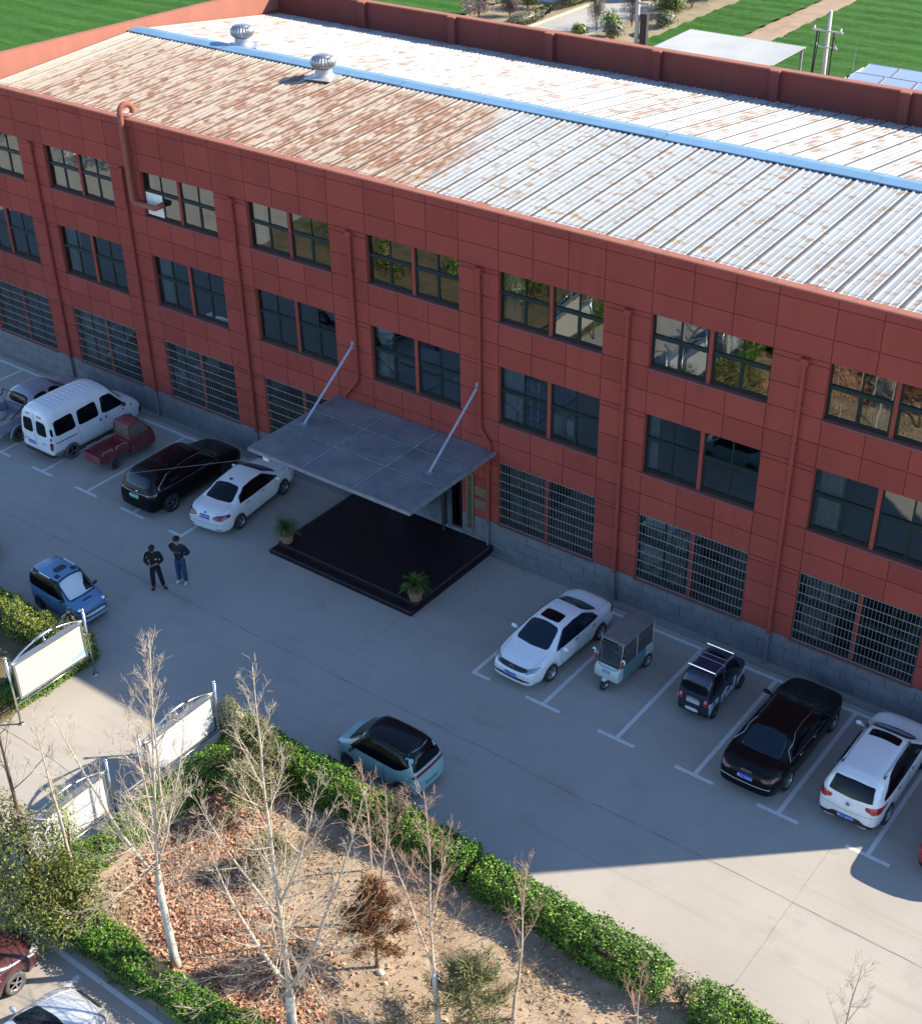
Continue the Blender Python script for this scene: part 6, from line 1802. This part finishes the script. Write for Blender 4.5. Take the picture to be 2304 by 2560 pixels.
def person(loc, rz, label, k, arms, legs, top, trousers, shoes, headfwd, hair, extra=None):
    t = empty('person', loc, rz); T(t, label, 'person'); t.scale = (k, k, k)
    V, E, Rr = [], [], []
    pel = chain(V, E, Rr, None, [((0, 0, .95), (.11, .085))])
    ch = chain(V, E, Rr, pel, [((.0, 0, 1.15), (.10, .075)), ((.0, 0, 1.34), (.11, .075))])
    nk = chain(V, E, Rr, ch, [((.0, 0, 1.50), .055)])
    hf = headfwd
    hd = chain(V, E, Rr, nk, [((.03+hf*.3, 0, 1.565), .075), ((.045+hf, 0, 1.645), (.078, .098)), ((.03+hf, 0, 1.72), .066)])
    chain(V, E, Rr, hd-1, [((.125+hf*1.3, 0, 1.625), .016)])
    AP = []; LP = []
    for s, A in zip((1, -1), arms):
        sh, el, wr, hand = A
        i = chain(V, E, Rr, ch, [(tuple(Vector(sh)*.92+Vector((0, 0, .10))), .04), (el, .034), (wr, .028)])
        hv = (Vector(hand)-Vector(wr)); hd_ = hv.normalized(); palm = Vector(wr)+hd_*.06
        j = chain(V, E, Rr, i, [(tuple(palm), (.034, .018))])
        side = hd_.cross(Vector((0, 0, 1))); side = side.normalized() if side.length > .1 else Vector((0, 1, 0))
        for f_ in range(4):
            b0 = palm+hd_*.045+side*(-.027+.018*f_); l = (.030, .036, .034, .026)[f_]
            chain(V, E, Rr, j, [(tuple(b0), .0085), (tuple(b0+hd_*l*.8+Vector((0, 0, -.008))), .008), (tuple(b0+hd_*l*1.3+Vector((0, 0, -.022))), .007)])
        th = palm+side*.036*s; chain(V, E, Rr, j, [(tuple(th), .010), (tuple(th+hd_*.03+side*.012*s), .008)])
        AP.append((sh, el, wr))
    for Lg in legs:
        hp, kn, an, toe = Lg
        chain(V, E, Rr, pel, [(hp, .065), (kn, .05), (an, .036), (toe, .03)]); LP.append(Lg)
    skin(V, E, Rr, SKIN, 'body', t)
    # sweater
    V, E, Rr = [], [], []
    a0 = chain(V, E, Rr, None, [((0, 0, .86), (.185, .145)), ((0, 0, 1.10), (.185, .145)), ((0, 0, 1.36), (.195, .15)), ((.0, 0, 1.48), (.088, .08))])
    for sh, el, wr in AP:
        w2 = Vector(el).lerp(Vector(wr), .93); chain(V, E, Rr, 2, [(sh, .105), (tuple(Vector(sh).lerp(Vector(el), .55)), .085), (el, .075), (tuple(w2), .052)])
    sw = skin(V, E, Rr, top, 'sweater', t)
    V, E, Rr = [], [], []
    p0 = chain(V, E, Rr, None, [((0, 0, .97), (.165, .125)), ((0, 0, .88), (.17, .13))])
    for hp, kn, an, toe in LP: chain(V, E, Rr, p0, [(tuple(Vector(hp)+Vector((0, 0, -.06))), .105), (kn, .09), (tuple(Vector(an)+Vector((0, 0, -.01))), .078)])
    tr = skin(V, E, Rr, trousers, 'trousers', t)
    for hp, kn, an, toe in LP:
        a_ = Vector(an); b_ = Vector(toe); d = (b_-a_); d.z = 0; d.normalize()
        V, E, Rr = [], [], []
        chain(V, E, Rr, None, [(tuple(a_-d*.045+Vector((0, 0, -a_.z+.05))), .048), (tuple(a_+d*.06+Vector((0, 0, -a_.z+.05))), .05), (tuple(a_+d*.15+Vector((0, 0, -a_.z+.042))), .042), (tuple(a_+d*.20+Vector((0, 0, -a_.z+.036))), .034)])
        skin(V, E, Rr, shoes, 'shoe', t)
    mb = MB(); c = (.02+hf, 0, 1.70)
    if hair == 'cap':
        mb.sphere(c, .118, 18, 10, (1.06, .94, .78)); mb.obox((.135+hf*1.05, 0, 1.665), (.11, .16, .016), (0, .35, 0)); mb.build('cap', simple('black_cap', (.010, .010, .013), .8), t, smooth=True)
    else:
        mb.sphere((.005+hf, 0, 1.705), .113, 18, 10, (1.08, .96, .78))
        hr = random.Random(4)
        for _ in range(46):
            a = hr.uniform(0, 6.28); e = hr.uniform(.1, 1.5); mb.sphere((.01+hf+.105*math.cos(a)*math.cos(e), .095*math.sin(a)*math.cos(e), 1.715+.085*math.sin(e)), .020, 6, 4)
        mb.build('hair', simple('black_hair', (.008, .007, .007), .7), t, smooth=True)
    for s in (1, -1):
        mb = MB(); mb.sphere((.118+hf*1.2, s*.033, 1.652), .008, 8, 6); mb.build('eye', TXT_BLACK, t, smooth=True)
        mb = MB(); mb.sphere((.035+hf, s*.082, 1.64), .022, 8, 6, (.8, .4, 1.3)); mb.build('ear', SKIN, t, smooth=True)
    mb = MB(); mb.box(.113+hf*1.2, .119+hf*1.2, -.024, .024, 1.585, 1.592); mb.build('mouth', simple('lip', (.25, .10, .09), .6), t)
    return t, sw, tr
BLK = simple('black_cloth', (.009, .009, .012), .9)
NAVYC = simple('dark_navy_knit', (.011, .014, .020), .9)
DENIM = simple('blue_denim', (.018, .055, .13), .85, var=.25, scale=9)
t, sw, tr = person((19.02, -8.45, 0), R(-50), 'person in black cap and striped black tracksuit looking down at a phone', 1.0,
    [((0, .19, 1.40), (-.02, .29, 1.13), (.22, .12, 1.13), (.29, .03, 1.14)), ((0, -.19, 1.40), (-.03, -.31, 1.12), (.20, -.13, 1.06), (.27, -.04, 1.08))],
    [((0, .10, .88), (.02, .15, .50), (-.01, .20, .085), (.11, .30, .04)), ((0, -.10, .88), (.04, -.12, .49), (.03, -.14, .085), (.18, -.16, .04))],
    BLK, BLK, simple('black_shoe', (.010, .014, .022), .6), .035, 'cap')
mb = MB(); mb.obox((.30, -.01, 1.13), (.075, .15, .012), (0, -.5, .3)); mb.build('phone', PLASTIC, t)
mb = MB()
for s in (1, -1): mb.tube([(.0, s*.205, .82), (.02, s*(.245 if s > 0 else .215), .5), (.0, s*(.285 if s > 0 else .225), .12)], .010, 5)
mb.build('trouser_stripe', simple('white_stripe', (.5, .5, .5), .8), tr)
mb = MB(); mb.box(.155, .17, .085, .125, 1.26, 1.30); mb.build('chest_badge', TXT_WHITE, sw)
t, sw, tr = person((19.47, -7.72, 0), R(-72), 'person in a dark lettered sweater and blue jeans with hands behind the back', 1.06,
    [((0, .19, 1.40), (-.12, .30, 1.14), (-.16, .10, .99), (-.17, .0, .97)), ((0, -.19, 1.40), (-.12, -.30, 1.14), (-.16, -.10, 1.01), (-.17, .0, 1.0))],
    [((0, .10, .88), (.02, .12, .50), (.0, .13, .085), (.15, .17, .04)), ((0, -.10, .88), (.02, -.10, .49), (.0, -.10, .085), (.15, -.14, .04))],
    NAVYC, DENIM, simple('white_trainer', (.55, .54, .52), .6), .02, 'hair')
GREYT = simple('grey_print', (.16, .19, .20), .8)
for i, ch_ in enumerate('BLOCED'):
    u = (i-2.5)/2.5; me = text_mesh(ch_, .085, GREYT, 'lettering', .003)
    o = mesh_obj('lettering', me, sw); yy = u*.125
    o.matrix_local = Matrix.Translation((.185-.05*u*u, yy, 1.285-.02*u*u)) @ Matrix(((0, 0, 1, 0), (1, 0, 0, 0), (0, 1, 0, 0), (0, 0, 0, 1))) @ Matrix.Rotation(-.15*u, 4, 'Z')

# ================================================================== BEHIND THE BUILDING
# open shed with a ribbed roof
t = empty('open_shed', (9.2, 50.4, 0)); T(t, 'open shed with pale grey ribbed roof beyond the back parapet', 'shed')
mb = MB(); n = 44; x0 = -4.2
def shz(y): return 4.05+(y)*.02
for i in range(n):
    xa = x0+8.4*i/n; w_ = 8.4/n
    for j, (a, b, h0, h1) in enumerate(((0, .55, 0, 0), (.55, .65, 0, .05), (.65, .9, .05, .05), (.9, 1, .05, 0))):
        mb.poly([(xa+a*w_, -2.45, shz(-2.45)+h0), (xa+b*w_, -2.45, shz(-2.45)+h1), (xa+b*w_, 2.45, shz(2.45)+h1), (xa+a*w_, 2.45, shz(2.45)+h0)])
mb.build('roof', simple('grey_ribbed_sheet', (.27, .285, .30), .5, .1, var=.12, scale=.35), t, fix=False)
for x in (-4.0, 0, 4.0):
    for y in (-2.3, 2.3):
        mb = MB(); mb.box(x-.07, x+.07, y-.07, y+.07, 0, shz(y)-.12); mb.build('post', GREY_STEEL, t)
mb = MB(); mb.box(-4.2, 4.2, -2.37, -2.25, 3.88, 3.985); mb.box(-4.2, 4.2, 2.25, 2.37, 3.98, 4.08); mb.build('beam', GREY_STEEL, t)
# flat roofed outbuilding carrying solar water panels
t = empty('outbuilding', (21.3, 51.0, 0)); T(t, 'low outbuilding with flat white roof behind the back parapet at the right', 'building')
mb = MB(); mb.box(-4.3, 8, -3.2, 3.0, 0, 2.9); mb.build('wall', simple('grey_render', (.33, .32, .31), .8), t)
mb = MB(); mb.box(-4.5, 8.2, -3.4, 3.2, 2.9, 3.05); mb.build('roof', simple('white_roof_sheet', (.60, .62, .65), .5), t)
t = empty('solar_panel', (21.3, 51.0, 3.05)); 
PV = simple('solar_glass', (.30, .38, .47), .10, coat=1.0, spec=.8)
def solar(i, j, label):
    o = empty('solar_panel', (18.62+i*2.05, 49.75+j*2.25, 3.05)); T(o, label, 'solar panel', 'solar panels on the outbuilding')
    mb = MB(); mb.obox((0, 0, .42), (1.9, 2.1, .04), (R(9), 0, 0)); mb.build('glass', PV, o)
    mb = MB()
    for s in (1, -1):
        mb.obox((s*.975, 0, .43), (.05, 2.15, .07), (R(9), 0, 0)); 
        mb.box(s*.9-.03, s*.9+.03, -.9, -.84, 0, .27); mb.box(s*.9-.03, s*.9+.03, .84, .9, 0, .55)
    mb.obox((0, -1.06, .26), (1.9, .05, .07), (R(9), 0, 0)); mb.obox((0, 1.06, .59), (1.9, .05, .07), (R(9), 0, 0)); mb.build('frame', GREY_STEEL, o)
bpy.data.objects.remove(t)
for j in range(2):
    for i in range(4): solar(i, j, 'pale blue solar panel on the outbuilding roof, %s row, %s column from the left' % (('front', 'rear')[j], ('first', 'second', 'third', 'fourth')[i]))
t = T(empty('roof_antenna', (17.55, 50.6, 3.05)), 'thin roof aerial with a black box at the corner of the solar panels', 'antenna')
mb = MB(); mb.tube([(0, 0, 0), (.05, 0, 2.1)], .02, 6); mb.build('mast', GREY_STEEL, t); mb = MB(); mb.box(-.28, -.03, -.15, .15, 0, .42); mb.build('box', PLASTIC, t, bevel=.05)
# poles
def pole(x, y, h, label, arms):
    t = empty('utility_pole', (x, y, 0)); T(t, label, 'utility pole', 'concrete poles behind the building')
    mb = MB(); mb.tube([(0, 0, 0), (0, 0, h)], [.17, .11], 14); mb.build('shaft', simple('pole_concrete', (.52, .49, .44), .85, var=.1), t, smooth=True)
    for z, w_ in arms:
        mb = MB(); mb.box(-w_, w_, -.19, -.12, z-.05, z+.05); mb.build('cross_arm', simple('pale_arm', (.50, .50, .49), .6), t)
        for s in (-.85, .85):
            mb = MB(); mb.lathe([(.04, 0), (.07, .05), (.05, .10), (.07, .14), (.02, .2)], 10, (s*w_, -.155, z+.05)); mb.build('insulator', WHITE_METAL, t)
    return t
t = pole(15.95, 50.0, 7.2, 'pale utility pole with two cross arms and hanging black cables, behind the back parapet', ((6.05, 1.0), (5.1, .75)))
mb = MB()
mb.tube([(-.62, -.2, 6.0), (-.66, -.2, 4), (-.72, -.2, 1.2)], .06, 6); mb.tube([(-.45, -.2, 6.0), (-.60, -.25, 3.4), (-.55, -.2, 1.0)], .035, 6)
mb.tube([(.45, -.2, 6.0), (.48, -.25, 4.2), (.42, -.2, 2.2), (.2, -.2, .8)], .05, 6); mb.tube([(.4, -.2, 6.0), (.75, -.2, 5.2)], .02, 5)
mb.build('cable', PLASTIC, t)
t = pole(2.6, 50.0, 11.5, 'tall pale utility pole cut off by the top edge of the picture', ((9.8, 1.0),))
mb = MB(); mb.box(.25, .75, -.05, .25, 0, 5.4); mb.build('cable_box', simple('rusty_box', (.055, .04, .035), .8), t); mb = MB(); mb.box(-.1, .9, -.12, -.06, 6.0, 6.15); mb.build('box_arm', simple('pinkish_arm', (.5, .38, .33), .7), t)
# planting along the road
bs = [(-19.0, 61.6, 1.7, 1.4, 3.0, BLOSSOM, 'pinkish blossoming shrub at the field corner'), (-17.3, 63.6, 1.0, .8, 1.8, TWIGGY, 'bare brown shrub right of the pinkish one'), (-17.6, 66.6, 1.4, 1.1, 2.0, LEAF_DARK, 'dark green rounded shrub behind the bare brown one'),
      (-14.6, 62.6, .7, 3.6, 1.0, LEAF_GREY, 'low grey green hedge along the left kerb of the road'), (-14.8, 70.4, .8, 4.0, 1.1, LEAF_GREY, 'grey green hedge farther up the left kerb of the road'), (-15.9, 71.5, 1.4, 1.2, 2.6, LEAF_HEDGE, 'bright green round shrub beside the far white car'),
      (-8.7, 63.2, .9, .9, 3.6, TWIGGY, 'tall bare bush right of the road'), (-7.2, 66.0, 1.3, 1.2, 3.9, TWIGGY, 'large bare brown bush on the bank'), (-7.0, 62.6, .9, .8, 1.9, LEAF_HEDGE, 'green shrub below the large bare bush'), (-6.2, 61.6, .8, .8, 1.5, LEAF_GREY, 'grey shrub beside the tall pole'), (-8.9, 61.0, .6, .5, .9, LEAF_YEL, 'yellow green shrub beside the road edge'),
      (-6.4, 70.5, 1.5, 1.6, 2.2, LEAF_DARK, 'dark thicket above the bank, nearest the tall pole'), (-6.3, 74.0, 1.6, 1.8, 2.4, TWIGGY, 'brown thicket in the middle of the bank'), (-7.8, 72.6, 1.3, 1.5, 2.3, LEAF_DARK, 'dark thicket beside the road halfway up'), (-6.6, 78.0, 1.6, 2.0, 2.4, LEAF_DARK, 'dark thicket farthest up the bank'), (-5.0, 67.4, .8, 1.0, 1.1, LEAF_GREY, 'low grey scrub at the edge of the wheat')]
for i, (x, y, rx, ry, h, m_, lab) in enumerate(bs):
    bush(lab, x, y, rx, ry, h, m_, 200+i, int(900*max(1, rx*ry)) if m_ is not TWIGGY else 2600, .17 if m_ is not TWIGGY else .30, 'shrub', 'shrub', 'shrubs along the far road', aspect=.7 if m_ is not TWIGGY else .07, hollow=.1 if m_ is TWIGGY else .4)
t = T(empty('green_netting', (-4.6, 63.6, 0)), 'scrap of green netting lying on the dry bank', 'netting')
mb = MB(); mb.tube([(-.8, 1.6, .5), (-.9, .7, .4), (-.7, .1, .15), (-.1, -.3, .1), (.5, -.4, .12)], [.08, .14, .18, .16, .05], 7); mb.build('net', simple('net_green', (.06, .22, .14), .8), t)
# parked things up the road
t = T(empty('truck', (-11.3, 74.8, 0)), 'blue truck standing on the far road at the top edge', 'truck')
mb = MB(); mb.box(-1.0, 1.0, -1.0, 1.0, .5, 2.2); mb.build('cab', simple('truck_blue', (.03, .07, .22), .4), t, bevel=.12)
mb = MB(); mb.box(-.85, .85, -1.012, -.99, 1.4, 2.0); mb.build('windscreen', CAR_GLASS, t); mb = MB(); mb.box(-1.05, 1.05, -1.15, -1.01, .4, .75); mb.build('bumper', WHITE_METAL, t)
mb = MB(); mb.box(-1.05, 1.05, 1.02, 5.2, .9, 1.6); mb.build('load_bed', simple('truck_bed', (.05, .05, .06), .6), t)
for y in (0, 3.8):
    for s in (1, -1): 
        mb = MB(); mb.lathe([(.45, -.13), (.45, .13)], 20, (s*.85, y, .45), 'x'); mb.build('wheel', TYRE, t)
t = T(empty('tarpaulin_shelter', (-17.3, 70.3, 0)), 'pale grey tarpaulin shelter behind the bare shrubs at the top edge', 'shelter')
mb = MB(); mb.poly([(-1.5, -1, 0), (1.5, -1, 0), (1.2, -.6, 2.6), (-1.3, -.6, 2.6)]); mb.poly([(1.5, -1, 0), (1.6, 1.4, 0), (1.2, 1.2, 2.6), (1.2, -.6, 2.6)]); mb.poly([(-1.3, -.6, 2.6), (1.2, -.6, 2.6), (1.2, 1.2, 2.6), (-1.3, 1.2, 2.6)]); mb.poly([(-1.5, -1, 0), (-1.3, -.6, 2.6), (-1.3, 1.2, 2.6), (-1.6, 1.4, 0)])
mb.build('cover', simple('grey_tarp', (.42, .44, .47), .7, var=.15, scale=1), t, fix=False)
S = sedan_spec(4.3, 1.74, 1.45, 2.55)
t, b = vehicle('parked_car', S, 'white car far up the road behind the kerb hedge, at the top edge', 'car', (-14.8, 76.0, 0), R(200), WHITE)
sedan_glass(b, t, 4.3, 1.45, CAR_GLASS, 1.74)
# thin cable hanging from the canopy across the yard edge
t = T(empty('overhead_cable', (20.3, -4.6, 4.05)), 'thin pale cable sagging from the canopy over the two parked cars', 'cable')
P = []
a_ = Vector((2.1, 1.2, .12)); b_ = Vector((-10.4, -4.2, -3.3+.02))
for i in range(25):
    u = i/24; p = a_.lerp(b_, u); p.z -= .45*math.sin(math.pi*u)*(1-u*.5) if False else 0; P.append(p)
mb = MB(); mb.tube(P, .006, 5); mb.build('cable', simple('pale_cable', (.24, .22, .20), .7), t)
print('objects', len(bpy.data.objects))
